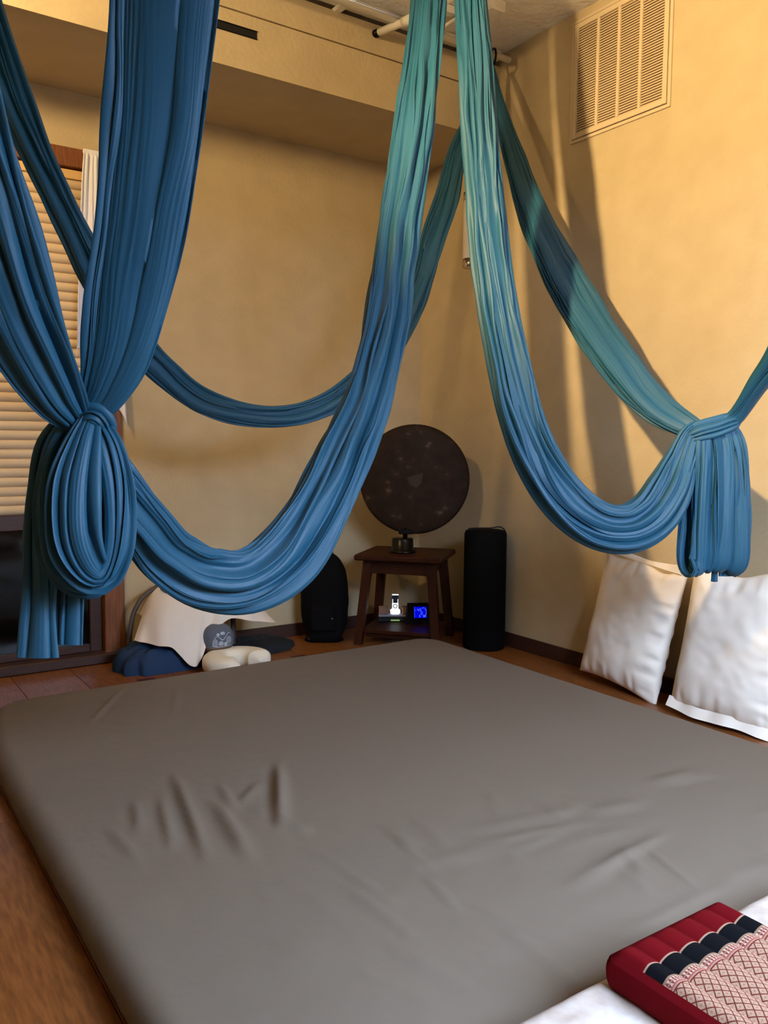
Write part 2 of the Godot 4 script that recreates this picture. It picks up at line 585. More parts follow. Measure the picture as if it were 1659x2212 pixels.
func doorway():
	# black backing added behind the glass, in place of a dim outside
	structure("wall_dark_backing", span(Vector3(0.1, 0, ZB - 0.5), Vector3(1.4, 2.7, ZB - 0.42), 0.0), M.black)
	var d := Node3D.new()
	d.name = "door_1"
	add_child(d)
	d.set_meta("kind", "structure")
	obj("casing", span(Vector3(1.25, 0.0, ZB - 0.10), Vector3(1.357, 2.67, ZB + 0.022), 0.004), M.wood_trim, d)
	obj("casing", span(Vector3(0.143, 0.0, ZB - 0.10), Vector3(0.25, 2.67, ZB + 0.022), 0.004), M.wood_trim, d)
	obj("head_casing", span(Vector3(0.25, 2.575, ZB - 0.10), Vector3(1.25, 2.67, ZB + 0.022), 0.004), M.wood_trim, d)
	obj("threshold", span(Vector3(0.143, 0.0, ZB - 0.10), Vector3(1.357, 0.055, ZB + 0.05), 0.008), M.dark_trim, d)
	obj("stile", span(Vector3(1.185, 0.055, ZB - 0.08), Vector3(1.25, 2.575, ZB - 0.035), 0.004), M.dark_trim, d)
	obj("stile", span(Vector3(0.25, 0.055, ZB - 0.08), Vector3(0.315, 2.575, ZB - 0.035), 0.004), M.dark_trim, d)
	obj("bottom_rail", span(Vector3(0.315, 0.055, ZB - 0.08), Vector3(1.185, 0.095, ZB - 0.035), 0.004), M.dark_trim, d)
	obj("top_rail", span(Vector3(0.315, 2.50, ZB - 0.08), Vector3(1.185, 2.575, ZB - 0.035), 0.004), M.dark_trim, d)
	obj("pane", span(Vector3(0.315, 0.095, ZB - 0.062), Vector3(1.185, 2.50, ZB - 0.054), 0.0), M.glass_dark, d)
	# pleated blind, pulled down to knee height
	var b := thing("pleated_blind", "tan pleated blind pulled down over the dark glass door", "blind", Vector3(0, 2.565, ZB - 0.012))
	obj("head_rail", span(Vector3(0.26, -0.045, -0.018), Vector3(1.24, 0.0, 0.018), 0.003), mat(Color(0.86, 0.70, 0.45), 0.6), b)
	var n := 36
	var pitch := (1.75 - 0.045) / n
	var prof := [Vector2(0.0, 0.004), Vector2(-0.25 * pitch, 0.012), Vector2(-0.5 * pitch, 0.016), Vector2(-0.75 * pitch, 0.012), Vector2(-pitch, 0.004)]
	var v := PackedVector3Array()
	for sgn: float in [1.0, -1.0]:
		for q in prof.size():
			var p: Vector2 = prof[q] if sgn > 0.0 else prof[prof.size() - 1 - q]
			v.append(Vector3(0.262, p.x, p.y * sgn))
	var v2 := PackedVector3Array(v)
	for p in v:
		v2.append(Vector3(1.238, p.y, p.z))
	var slat := grid(v2, 2, v.size(), true, PackedVector2Array(), true)
	for k in n:
		obj("pleat", slat, M.shade, b, Vector3(0, -0.045 - k * pitch, 0))
	obj("bottom_rail", span(Vector3(0.26, -1.83, -0.02), Vector3(1.24, -1.75, 0.02), 0.004), M.dark_trim, b)
	# white cloth hung over the casing
	var cv := PackedVector3Array()
	var rows := 60
	var cols := 40
	for r in rows + 1:
		var t := float(r) / rows
		for c in cols + 1:
			var u := float(c) / cols
			var left := lerpf(1.185, 1.118, pow(t, 0.7))
			var right := lerpf(1.315, 1.375, t)
			var low := 1.62 - 0.30 * smoothstep(0.15, 0.75, u) + 0.05 * sin(u * 17.0)
			var y := lerpf(2.675, low, t)
			var z := ZB + 0.045 + 0.016 * sin(u * 19.0 + t * 2.0) * (0.4 + t) + 0.008 * sin(u * 41.0 + 1.0)
			if t < 0.03:
				z = ZB + 0.028
			cv.append(Vector3(lerpf(left, right, u), y, z))
	var cl := obj("white_curtain", grid(cv, rows + 1, cols + 1), M.curtain)
	tag(cl, "thin white cloth hung over the corner of the door casing", "curtain")

func soffit_things():
	var s := thing("slot_vent", "black linear slot vent in the face of the soffit", "vent", Vector3(1.50, 3.123, -3.80))
	obj("opening", span(Vector3(-0.32, -0.016, -0.002), Vector3(0.318, 0.016, 0.002), 0.0), M.black, s)
	obj("lip", span(Vector3(-0.322, 0.016, -0.002), Vector3(0.32, 0.020, 0.006), 0.001), M.dark_metal, s)
	obj("lip", span(Vector3(-0.322, -0.020, -0.002), Vector3(0.32, -0.016, 0.006), 0.001), M.dark_metal, s)
	# white pipework under the ceiling, along the soffit
	var p := thing("ceiling_pipe_frame", "white pipe and strut framework bolted under the ceiling along the soffit", "pipes", Vector3(2.2, 3.335, -3.66))
	obj("long_pipe", tube([Vector3(-3.6, 0, 0), Vector3(1.10, 0, 0)], 0.017, 16), M.pipe_white, p)
	obj("channel", span(Vector3(-3.6, 0.04, -0.13), Vector3(1.12, 0.088, -0.09), 0.003), M.pipe_white, p)
	obj("channel", span(Vector3(-3.6, 0.05, 0.10), Vector3(0.75, 0.088, 0.14), 0.003), M.pipe_white, p)
	for x: float in [-1.2, -0.55, 0.06, 0.62]:
		obj("cross_bar", span(Vector3(x - 0.02, 0.018, -0.16), Vector3(x + 0.02, 0.040, 0.22), 0.003), M.pipe_white, p)
		obj("hanger", tube([Vector3(x, 0.0, 0.0), Vector3(x, 0.09, 0.0)], 0.008), M.pipe_white, p)
	obj("branch_pipe", tube([Vector3(0.30, -0.022, -0.115), Vector3(0.355, -0.022, 0.09), Vector3(0.42, 0.0, 0.33)], 0.019, 16), M.pipe_white, p)
	obj("pipe_joint", tube([Vector3(0.345, -0.022, 0.04), Vector3(0.358, -0.022, 0.10)], 0.026, 16), M.pipe_white, p)
	obj("end_cap", tube([Vector3(0.288, -0.022, -0.160), Vector3(0.30, -0.022, -0.115)], 0.0205, 16), M.dark_metal, p)
	obj("fitting_box", cbox(Vector3(0.16, 0.075, 0.16), 0.008, Vector3(0.27, 0.050, 0.20)), M.pipe_white, p)
	obj("strap", span(Vector3(-0.42, 0.0, -0.20), Vector3(-0.33, 0.022, -0.05), 0.004), M.pipe_white, p)
	var e := obj("electrical_box", cbox(Vector3(0.10, 0.055, 0.13), 0.008), M.pipe_white, null, Vector3(2.93, YC - 0.0275, -3.40))
	tag(e, "small white electrical box on the ceiling above the right-hand sling", "electrical box")
	# ring on the pipe that carries the two far silks
	var tor := TorusMesh.new()
	tor.inner_radius = 0.038
	tor.outer_radius = 0.050
	tor.rings = 40
	tor.ring_segments = 12
	var r := obj("hanging_ring", tor, M.dark_metal, null, Vector3(3.18, 3.318, -3.662), Vector3(PI / 2.0, PI / 2.0 - 0.35, 0))
	tag(r, "dark steel ring round the white pipe by the soffit corner", "ring")
	# eye bolts in the ceiling for the other silks
	var spots := [[Vector3(2.20, YC, -2.805), "the twin strands in the middle"], [Vector3(2.26, YC, -1.08), "the outer strand of the right-hand silk"], [Vector3(0.17, YC, -2.48), "the left end of the long back sling"], [Vector3(0.45, YC, -1.05), "the broad near drape"], [Vector3(-0.10, YC, -1.62), "the grey side drape"]]
	for sp in spots:
		var b := thing("ceiling_eye_bolt", "steel ceiling eye bolt holding " + sp[1], "eye bolt", sp[0], "ceiling eye bolts")
		obj("plate", lathe([Vector2(0.0005, -0.008), Vector2(0.04, -0.008), Vector2(0.042, 0.0), Vector2(0.0005, 0.0)], 24), M.dark_metal, b)
		var t2 := TorusMesh.new()
		t2.inner_radius = 0.022
		t2.outer_radius = 0.036
		t2.rings = 24
		t2.ring_segments = 10
		obj("eye", t2, M.dark_metal, b, Vector3(0, -0.042, 0), Vector3(PI / 2.0, 0, 0))

func grille():
	var z0 := -3.233
	var z1 := -2.606
	var y0 := 2.765
	var y1 := 3.380
	var g := thing("air_grille", "painted square return-air grille high on the right wall", "air vent", Vector3(XR, y0, (z0 + z1) * 0.5))
	var hw := (z1 - z0) * 0.5
	var hh := y1 - y0
	var fr := 0.045
	obj("backing", span(Vector3(-0.003, 0.01, -hw + 0.01), Vector3(0.0, hh - 0.01, hw - 0.01), 0.0), mat(Color(0.45, 0.36, 0.26), 0.9), g)
	obj("outer_frame", boxes([
		[Vector3(-0.010, 0, -hw), Vector3(0, hh, -hw + 0.016)], [Vector3(-0.010, 0, hw - 0.016), Vector3(0, hh, hw)],
		[Vector3(-0.010, 0, -hw + 0.016), Vector3(0, 0.016, hw - 0.016)], [Vector3(-0.010, hh - 0.016, -hw + 0.016), Vector3(0, hh, hw - 0.016)]], 0.002), M.grille, g)
	var i := 0.020
	obj("inner_frame", boxes([
		[Vector3(-0.014, i, -hw + i), Vector3(0, hh - i, -hw + fr)], [Vector3(-0.014, i, hw - fr), Vector3(0, hh - i, hw - i)],
		[Vector3(-0.014, i, -hw + fr), Vector3(0, fr, hw - fr)], [Vector3(-0.014, hh - fr, -hw + fr), Vector3(0, hh - i, hw - fr)]], 0.002), M.grille, g)
	var bay := (2.0 * (hw - fr)) / 4.0
	for k in range(1, 4):
		var z := -hw + fr + bay * k
		obj("mullion", span(Vector3(-0.014, fr, z - 0.008), Vector3(0, hh - fr, z + 0.008), 0.002), M.grille, g)
	for k in 4:
		var f := []
		var a := -hw + fr + bay * k + (0.0 if k == 0 else 0.008)
		var b := -hw + fr + bay * (k + 1) - (0.0 if k == 3 else 0.008)
		var y := fr
		while y < hh - fr - 0.008:
			f.append([Vector3(-0.010, y, a), Vector3(-0.010, y, b), Vector3(-0.004, y + 0.010, b), Vector3(-0.004, y + 0.010, a)])
			f.append([Vector3(-0.0085, y, b), Vector3(-0.0085, y, a), Vector3(-0.0025, y + 0.010, a), Vector3(-0.0025, y + 0.010, b)])
			f.append([Vector3(-0.010, y, b), Vector3(-0.010, y, a), Vector3(-0.0085, y, a), Vector3(-0.0085, y, b)])
			y += 0.0125
		var o := obj("louvre_bank", soup(f), M.grille, g)
		o.set_meta("kind", "stuff")

func sconce():
	var s := thing("wall_sconce", "white cylinder wall sconce with chrome cap, half hidden behind the right sling", "wall lamp", Vector3(XR, 2.245, -3.965))
	obj("back_plate", span(Vector3(-0.012, 0.04, -0.035), Vector3(0, 0.40, 0.035), 0.004), M.chrome, s)
	obj("lamp_shade", lathe([Vector2(0.0005, 0.05), Vector2(0.046, 0.05), Vector2(0.048, 0.055), Vector2(0.048, 0.385), Vector2(0.046, 0.39), Vector2(0.0005, 0.39)], 36), M.shade_white, s, Vector3(-0.06, 0, 0))
	obj("cap", lathe([Vector2(0.0005, 0.0), Vector2(0.046, 0.0), Vector2(0.05, 0.004), Vector2(0.05, 0.05), Vector2(0.0005, 0.05)], 36), M.chrome, s, Vector3(-0.06, 0, 0))
	obj("cap", lathe([Vector2(0.0005, 0.39), Vector2(0.05, 0.39), Vector2(0.05, 0.436), Vector2(0.046, 0.44), Vector2(0.0005, 0.44)], 36), M.chrome, s, Vector3(-0.06, 0, 0))

# ================================================================ floor
func floor_boards():
	var fl := structure("floor", span(Vector3(XL - 0.16, -0.15, ZB - 0.16), Vector3(XR + 0.16, -0.0085, ZF + 0.16), 0.0), mat(Color(0.10, 0.06, 0.035), 0.8))
	var ms := []
	for k in 5:
		var m := mat(Color(0.56, 0.34, 0.16).lerp(Color(0.63, 0.40, 0.21), k / 4.0), 0.38)
		m.albedo_texture = noise_tex(0.016, Color(0.70, 0.63, 0.56), Color(1.0, 1.0, 1.0), 100 + k, 5)
		m.normal_enabled = true
		m.normal_texture = normal_tex(0.02, 1.0, 130 + k)
		m.normal_scale = 0.12
		tri(m, Vector3(7.0, 1.0, 0.9))
		m.uv1_offset = Vector3(k * 0.37, 0, k * 0.21)
		ms.append(m)
	var rng := RandomNumberGenerator.new()
	rng.seed = 12
	var w := 0.288
	var ln := 1.3
	var plank := cbox(Vector3(w - 0.002, 0.0085, ln - 0.002), 0.0012)
	var nx := int(ceil((XR - XL) / w))
	for i in nx:
		var x := XR - w * (i + 0.5)
		var z := ZB + ln * (0.5 - rng.randf() * 0.9)
		while z - ln * 0.5 < ZF:
			obj("plank", plank, ms[rng.randi() % 5], fl, Vector3(x, -0.00425, z))
			z += ln
	# maroon inlays
	for k in 4:
		obj("inlay", span(Vector3(-0.045, -0.004, -0.055), Vector3(0.045, 0.0008, 0.055), 0.0), M.maroon, fl, Vector3(2.19 - 0.865 * k, 0, -4.04))

# ================================================================ mattress
func fold(x: float, z: float, ax: float, az: float, bx: float, bz: float, w: float, h: float) -> float:
	var d := Vector2(bx - ax, bz - az)
	var l := d.length()
	d /= l
	var q := Vector2(x - ax, z - az)
	var t := q.dot(d) / l
	if t < -0.4 or t > 1.4:
		return 0.0
	var s := (q.x * d.y - q.y * d.x) / w
	if absf(s) > 3.0:
		return 0.0
	var env := smoothstep(-0.3, 0.35, t) * (1.0 - smoothstep(0.65, 1.3, t))
	return h * env * (exp(-s * s) - 0.20 * exp(-(s + 1.5) * (s + 1.5)))

func mattress():
	var x0 := 0.47
	var x1 := 2.87
	var z0 := -3.76
	var z1 := -0.25
	var H := 0.105
	var R := 0.06
	var rc := 0.16
	var cx := (x0 + x1) * 0.5
	var cz := (z0 + z1) * 0.5
	var ha := (x1 - x0) * 0.5
	var hb := (z1 - z0) * 0.5
	var xs := PackedFloat32Array()
	var zs := PackedFloat32Array()
	var edge := [0.0, 0.001, 0.003, 0.006, 0.011, 0.018, 0.027, 0.038, 0.05]
	for e: float in edge:
		xs.append(-ha + e)
		zs.append(-hb + e)
	var n1 := 190
	var n2 := 270
	for k in range(1, n1):
		xs.append(lerpf(-ha + 0.05, ha - 0.05, float(k) / n1))
	for k in range(1, n2):
		zs.append(lerpf(-hb + 0.05, hb - 0.05, float(k) / n2))
	edge.reverse()
	for e: float in edge:
		xs.append(ha - e)
		zs.append(hb - e)
	var nz := FastNoiseLite.new()
	nz.seed = 77
	nz.frequency = 1.0
	nz.fractal_octaves = 3
	var rng := RandomNumberGenerator.new()
	rng.seed = 4
	var F := [
		[1.235, -2.44, 1.07, -2.10, 0.020, 0.020], [1.07, -2.12, 1.10, -2.00, 0.02, 0.010],
		[0.915, -2.52, 0.82, -2.06, 0.018, 0.016], [0.955, -2.29, 0.91, -1.98, 0.022, 0.014],
		[0.75, -2.43, 0.715, -2.27, 0.016, 0.009], [0.82, -2.40, 0.76, -2.14, 0.015, 0.010],
		[0.645, -2.30, 0.655, -2.12, 0.016, 0.008], [1.02, -2.42, 0.99, -2.25, 0.014, 0.008], [1.12, -2.36, 1.03, -2.28, 0.02, 0.006],
		[0.85, -3.28, 1.06, -3.60, 0.014, 0.005], [1.15, -3.2, 1.28, -3.5, 0.014, 0.004]]
	for k in 26:   # soft drag lines towards the near edge
		var ax := rng.randf_range(0.75, 1.9)
		var az := rng.randf_range(-1.95, -1.35)
		var an := rng.randf_range(-0.5, 0.35) - 0.35 * (ax - 1.1)
		var l := rng.randf_range(0.10, 0.30)
		F.append([ax, az, ax + sin(an) * l, az + cos(an) * l, rng.randf_range(0.010, 0.024), rng.randf_range(0.0015, 0.0045)])
	for k in 16:   # ripples on the right, by the white fleece
		var ax := rng.randf_range(1.25, 2.4)
		var az := rng.randf_range(-1.75, -1.15)
		var l := rng.randf_range(0.15, 0.4)
		F.append([ax, az, ax + l, az + l * rng.randf_range(-0.15, 0.25), rng.randf_range(0.014, 0.03), rng.randf_range(0.002, 0.006)])
	var v := PackedVector3Array()
	for j in zs.size():
		for i in xs.size():
			var qx := xs[i]
			var qz := zs[j]
			var dx := ha - absf(qx)
			var dz := hb - absf(qz)
			var d := minf(dx, dz)
			if dx < rc and dz < rc:
				var l := Vector2(rc - dx, rc - dz)
				var mx := maxf(l.x, l.y)
				var nl := l * (mx / maxf(l.length(), 1e-6))
				qx = signf(qx) * (ha - rc + nl.x)
				qz = signf(qz) * (hb - rc + nl.y)
			var x := cx + qx
			var z := cz + qz
			# the far left corner is drawn in a little
			if x < 1.2 and z < -3.0:
				x += 0.10 * (1.2 - x) / 0.73 * pow((-3.0 - z) / 0.76, 2.0)
			var y := H
			if d < R:
				y = H - R + sqrt(maxf(R * R - (R - d) * (R - d), 0.0))
			var inner := smoothstep(0.0, 0.12, d)
			var wr := 0.0
			for f in F:
				if absf(x - f[0]) < 0.7 and absf(z - f[1]) < 0.7:
					wr += fold(x, z, f[0], f[1], f[2], f[3], f[4], f[5])
			y += inner * (1.25 * wr + 0.006 * nz.get_noise_2d(x * 1.2, z * 1.2) + 0.0012 * nz.get_noise_2d(x * 7.0, z * 7.0 + 30.0))
			v.append(Vector3(x, y, z))
	var cols := xs.size()
	var rows := zs.size()
	# side skirt rings
	var ring := PackedInt32Array()
	for i in cols:
		ring.append(i)
	for j in range(1, rows):
		ring.append(j * cols + cols - 1)
	for i in range(cols - 2, -1, -1):
		ring.append((rows - 1) * cols + i)
	for j in range(rows - 2, 0, -1):
		ring.append(j * cols)
	var idx := PackedInt32Array()
	for r in rows - 1:
		for c in cols - 1:
			var a := r * cols + c
			idx.append_array([a, a + 1, a + cols, a + 1, a + cols + 1, a + cols])
	var last := ring
	var centre := Vector3(cx, 0, cz)
	for lev: float in [0.036, 0.024, 0.012, 0.0]:
		var nr := PackedInt32Array()
		for k in ring.size():
			var p: Vector3 = v[ring[k]]
			var out := Vector3(p.x - centre.x, 0, p.z - centre.z).normalized()
			nr.append(v.size())
			v.append(Vector3(p.x, lev, p.z) - out * (0.02 * pow((0.045 - lev) / 0.045, 2.0)) + out * 0.003 * nz.get_noise_2d(k * 0.2, lev * 40.0))
		for k in ring.size():
			var k2 := (k + 1) % ring.size()
			idx.append_array([last[k], nr[k], last[k2], last[k2], nr[k], nr[k2]])
		last = nr
	var m := obj("floor_mattress", from_arrays(v, idx), M.sheet)
	tag(m, "low floor mattress under a taupe fitted sheet", "mattress")

# ================================================================ silks
func ring_rows(list: Array) -> Array:
	return list

func silks():
	var f := Vector3(-0.55, 0.05, 0.83)
	# left silk: near drape, side drape, centre sling, knot, hanging loops, tails
	var a := thing("aerial_silk", "teal aerial silk knotted on the left, with a broad near drape and long tails", "aerial silk", Vector3.ZERO, "teal aerial silks")
	obj("sling", strand(CENTRE_SLING, f, 21, 11, 0.48, 2.0, 9.0, 320), M.silk, a)
	obj("near_drape", strand(NEAR_DRAPE, f, 20, 23, 0.22, 1.7, 0.10, 300), M.silk, a)
	obj("side_drape", strand(SIDE_DRAPE, f, 16, 35, 0.24, 1.3, 9.0, 260), M.silk, a)
	obj("knot", strand([[0.515, 1.225, -2.099, 0.014], [0.528, 1.252, -2.048, 0.022], [0.548, 1.258, -2.018, 0.024], [0.570, 1.238, -2.016, 0.020], [0.586, 1.210, -2.036, 0.012]], f, 9, 41, 0.8, 1.0, 9.0, 140, 0.008), M.silk, a)
	obj("hanging_loop", strand([[0.536, 1.248, -2.029, 0.020], [0.512, 1.188, -2.009, 0.034], [0.489, 1.103, -1.998, 0.047], [0.482, 1.019, -1.988, 0.051], [0.490, 0.949, -1.982, 0.049], [0.517, 0.893, -1.982, 0.040], [0.547, 0.883, -1.979, 0.033], [0.569, 0.939, -1.976, 0.037], [0.577, 1.015, -1.978, 0.038], [0.577, 1.102, -1.987, 0.039], [0.567, 1.183, -2.002, 0.034], [0.554, 1.238, -2.034, 0.022]], f, 11, 47, 0.42, 1.4, 9.0, 200, 0.010), M.silk, a)
	obj("hanging_loop", strand([[0.531, 1.249, -2.069, 0.020], [0.497, 1.193, -2.105, 0.038], [0.475, 1.098, -2.118, 0.042], [0.466, 1.008, -2.115, 0.042], [0.474, 0.919, -2.100, 0.042], [0.509, 0.863, -2.075, 0.036], [0.558, 0.853, -2.059, 0.027], [0.605, 0.929, -2.047, 0.024], [0.614, 1.019, -2.050, 0.022], [0.607, 1.121, -2.066, 0.024], [0.577, 1.222, -2.060, 0.020]], f, 10, 53, 0.5, 1.0, 9.0, 180, 0.012), M.silk, a)
	obj("tail", strand([[0.511, 1.250, -2.119, 0.025], [0.475, 1.181, -2.167, 0.034], [0.460, 1.073, -2.178, 0.036], [0.448, 0.960, -2.175, 0.036], [0.442, 0.848, -2.158, 0.038], [0.434, 0.758, -2.150, 0.043], [0.427, 0.667, -2.141, 0.049]], f, 8, 59, 0.28, 1.0, 9.0, 150), M.silk, a)
	obj("tail", strand([[0.525, 0.991, -2.156, 0.021], [0.516, 0.888, -2.152, 0.028], [0.508, 0.796, -2.148, 0.032], [0.504, 0.744, -2.145, 0.033], [0.500, 0.690, -2.143, 0.034]], f, 5, 61, 0.16, 0.5, 9.0, 120), M.silk, a)
	# right silk
	var b := thing("aerial_silk", "teal aerial silk knotted on the right, its tail hanging above the pillows", "aerial silk", Vector3.ZERO, "teal aerial silks")
	obj("sling", strand(RIGHT_SLING, f, 21, 67, 0.48, 2.0, 9.0, 320), M.silk, b)
	obj("upper_strand", strand(RIGHT_UPPER, f, 16, 71, 0.28, 1.4, 9.0, 260), M.silk, b)
	obj("outer_strand", strand(RIGHT_OUTER, f, 10, 73, 0.45, 0.8), M.silk, b)
	obj("knot", strand([[2.755, 1.222, -2.03, 0.016], [2.785, 1.245, -1.985, 0.034], [2.83, 1.262, -1.945, 0.036], [2.885, 1.285, -1.91, 0.030], [2.915, 1.29, -1.905, 0.014]], f, 9, 79, 0.9, 0.9, 9.0, 140, 0.008), M.silk, b)
	obj("hanging_loop", strand([[2.84, 1.265, -1.945, 0.070], [2.842, 1.20, -1.925, 0.085], [2.842, 1.10, -1.915, 0.094], [2.840, 0.98, -1.910, 0.099], [2.838, 0.86, -1.908, 0.102], [2.838, 0.76, -1.912, 0.103],
		[2.838, 0.725, -1.935, 0.102], [2.838, 0.76, -1.965, 0.100], [2.840, 0.90, -1.975, 0.095], [2.842, 1.08, -1.975, 0.085], [2.845, 1.22, -1.97, 0.06]], f, 19, 83, 0.12, 1.7, 9.0, 300, 0.008, Vector3(0.83, 0, 0.56)), M.silk, b)
	obj("tail", strand([[2.905, 1.275, -1.935, 0.018], [2.915, 1.18, -1.925, 0.030], [2.918, 1.05, -1.925, 0.034], [2.920, 0.90, -1.925, 0.037], [2.921, 0.76, -1.925, 0.039], [2.921, 0.69, -1.925, 0.040]], f, 7, 89, 0.25, 0.7, 9.0, 120), M.silk, b)
	obj("tail", strand([[2.865, 0.90, -1.945, 0.010], [2.868, 0.76, -1.945, 0.011], [2.868, 0.67, -1.945, 0.012]], f, 4, 91, 0.6, 0.4, 9.0, 60), M.silk, b)
	# back silk
	var c := thing("aerial_silk", "teal aerial silk slung in a long low curve behind the others", "aerial silk", Vector3.ZERO, "teal aerial silks")
	obj("sling", strand(BACK_SLING, f, 14, 97, 0.42, 1.6, 9.0, 220), M.silk, c)

# ================================================================ corner table and what stands on it
func frustum(at_bottom: Vector3, at_top: Vector3, sb: Vector2, stp: Vector2) -> Array:
	var p := []
	for k in 2:
		var c := at_bottom if k == 0 else at_top
		var s := sb if k == 0 else stp
		p.append_array([c + Vector3(-s.x, 0, -s.y), c + Vector3(s.x, 0, -s.y), c + Vector3(s.x, 0, s.y), c + Vector3(-s.x, 0, s.y)])
	return [[p[3], p[2], p[6], p[7]], [p[2], p[1], p[5], p[6]], [p[1], p[0], p[4], p[5]], [p[0], p[3], p[7], p[4]], [p[0], p[1], p[2], p[3]], [p[7], p[6], p[5], p[4]]]

var table_turn := 0.0
func side_table():
	var at := Vector3(2.927, 0.0, -4.082)
	table_turn = deg_to_rad(-50.0)
	var t := thing("side_table", "dark brown wooden side table with splayed legs in the corner", "table", at)
	t.rotation.y = table_turn
	var H := 0.54
	obj("table_top", cbox(Vector3(0.52, 0.035, 0.46), 0.009, Vector3(0, H - 0.0175, 0)), M.table_wood, t)
	for sx: float in [-1.0, 1.0]:
		for sz: float in [-1.0, 1.0]:
			obj("leg", soup(frustum(Vector3(sx * 0.238, 0, sz * 0.195), Vector3(sx * 0.190, H - 0.035, sz * 0.155), Vector2(0.024, 0.020), Vector2(0.026, 0.022))), M.table_wood, t)
	for sz: float in [-1.0, 1.0]:
		obj("apron", span(Vector3(-0.18, H - 0.115, sz * 0.160 - 0.009), Vector3(0.18, H - 0.035, sz * 0.160 + 0.009), 0.002), M.table_wood, t)
		obj("apron", span(Vector3(sz * 0.178 - 0.009, H - 0.115, -0.155), Vector3(sz * 0.178 + 0.009, H - 0.035, 0.155), 0.002), M.table_wood, t)
	obj("shelf", cbox(Vector3(0.45, 0.022, 0.38), 0.003, Vector3(0, 0.079, 0)), M.table_wood, t)
	obj("shelf_bracket", span(Vector3(-0.20, 0.040, 0.150), Vector3(0.20, 0.068, 0.168), 0.003), M.table_wood, t)
	# disc ornament
	var base := Vector3(2.895, H, -4.075)
	var g := thing("disc_ornament", "large round mottled brown disc on a small metal base", "ornament", base)
	g.rotation.y = deg_to_rad(-32.0)
	obj("base", lathe([Vector2(0.0005, 0), Vector2(0.080, 0), Vector2(0.082, 0.006), Vector2(0.080, 0.014), Vector2(0.066, 0.018), Vector2(0.064, 0.08), Vector2(0.060, 0.086), Vector2(0.0005, 0.086)], 40), mat(Color(0.16, 0.15, 0.13), 0.3, 0.85), g)
	obj("stem", tube([Vector3(0.015, 0.08, 0), Vector3(0.015, 0.15, 0)], 0.014, 16), M.dark_metal, g)
	obj("bracket", cbox(Vector3(0.08, 0.03, 0.045), 0.004, Vector3(0.015, 0.125, 0)), M.dark_metal, g)
	var prof := []
	for k in 15:
		var s := float(k) / 14.0
		prof.append(Vector2(maxf(0.322 * sin(s * PI / 2.0), 0.0005), -0.030 * cos(s * PI / 2.0) - 0.010))
	prof.append(Vector2(0.328, -0.006))
	prof.append(Vector2(0.328, 0.006))
	for k in 15:
		var s := 1.0 - float(k) / 14.0
		prof.append(Vector2(maxf(0.322 * sin(s * PI / 2.0), 0.0005), 0.030 * cos(s * PI / 2.0) + 0.010))
	var disc := obj("disc", lathe(prof, 72), M.gong, g, Vector3(0.068, 0.438, -0.005), Vector3(PI / 2.0, 0, deg_to_rad(4.0)))
	obj("patch", soup([[Vector3(-0.045, 0.0412, -0.012), Vector3(-0.028, 0.0412, 0.030), Vector3(0.012, 0.0412, 0.050), Vector3(0.040, 0.0412, 0.020), Vector3(0.052, 0.0408, -0.042)]]), mat(Color(0.20, 0.16, 0.11), 0.85), disc)
	# dock and player on the shelf
	var sh := 0.090
	var face := deg_to_rad(-33.0)
	var d := thing("speaker_dock", "small speaker dock with tan panels and a glowing white cradle on the table's shelf", "speaker dock", Vector3(2.940, sh, -4.225))
	d.rotation.y = face
	var tan := mat(Color(0.62, 0.46, 0.36), 0.7)
	var dim_white := mat(Color(0.9, 0.9, 0.92), 0.5)
	dim_white.emission_enabled = true
	dim_white.emission = Color(0.95, 0.97, 1.0)
	dim_white.emission_energy_multiplier = 1.2
	obj("body", cbox(Vector3(0.190, 0.012, 0.070), 0.003, Vector3(0, 0.036, 0)), mat(Color(0.62, 0.62, 0.68), 0.4), d)
	obj("foot", cbox(Vector3(0.20, 0.030, 0.075), 0.004, Vector3(0, 0.015, 0)), M.black, d)
	obj("speaker_panel", cbox(Vector3(0.060, 0.048, 0.045), 0.004, Vector3(-0.064, 0.066, 0.004)), tan, d)
	obj("speaker_panel", cbox(Vector3(0.040, 0.048, 0.045), 0.004, Vector3(0.070, 0.066, 0.004)), tan, d)
	obj("cradle_light", cbox(Vector3(0.062, 0.030, 0.03), 0.007, Vector3(0.008, 0.060, 0.012)), dim_white, d)
	var green := mat(Color(0.5, 0.6, 0.4), 0.5)
	green.emission_enabled = true
	green.emission = Color(0.62, 0.8, 0.45)
	green.emission_energy_multiplier = 0.5
	obj("indicator_light", cbox(Vector3(0.055, 0.008, 0.004), 0.001, Vector3(0.008, 0.010, 0.039)), green, d)
	var ip := thing("music_player", "slim silver music player standing lit in the dock", "music player", d.transform * Vector3(0.008, 0.0755, 0.010))
	ip.rotation.y = face
	obj("case", cbox(Vector3(0.041, 0.092, 0.009), 0.003, Vector3(0, 0.046, 0)), mat(Color(0.14, 0.15, 0.2), 0.35), ip)
	obj("top_trim", cbox(Vector3(0.041, 0.007, 0.0096), 0.002, Vector3(0, 0.089, 0.0008)), dim_white, ip)
	obj("lit_front", cbox(Vector3(0.039, 0.036, 0.003), 0.001, Vector3(0, 0.020, 0.0045)), dim_white, ip)
	obj("screen_edge_light", cbox(Vector3(0.004, 0.026, 0.003), 0.001, Vector3(-0.016, 0.050, 0.0045)), dim_white, ip)
	obj("screen_edge_light", cbox(Vector3(0.004, 0.026, 0.003), 0.001, Vector3(0.016, 0.050, 0.0045)), dim_white, ip)
	var wt := TorusMesh.new()
	wt.inner_radius = 0.009
	wt.outer_radius = 0.0145
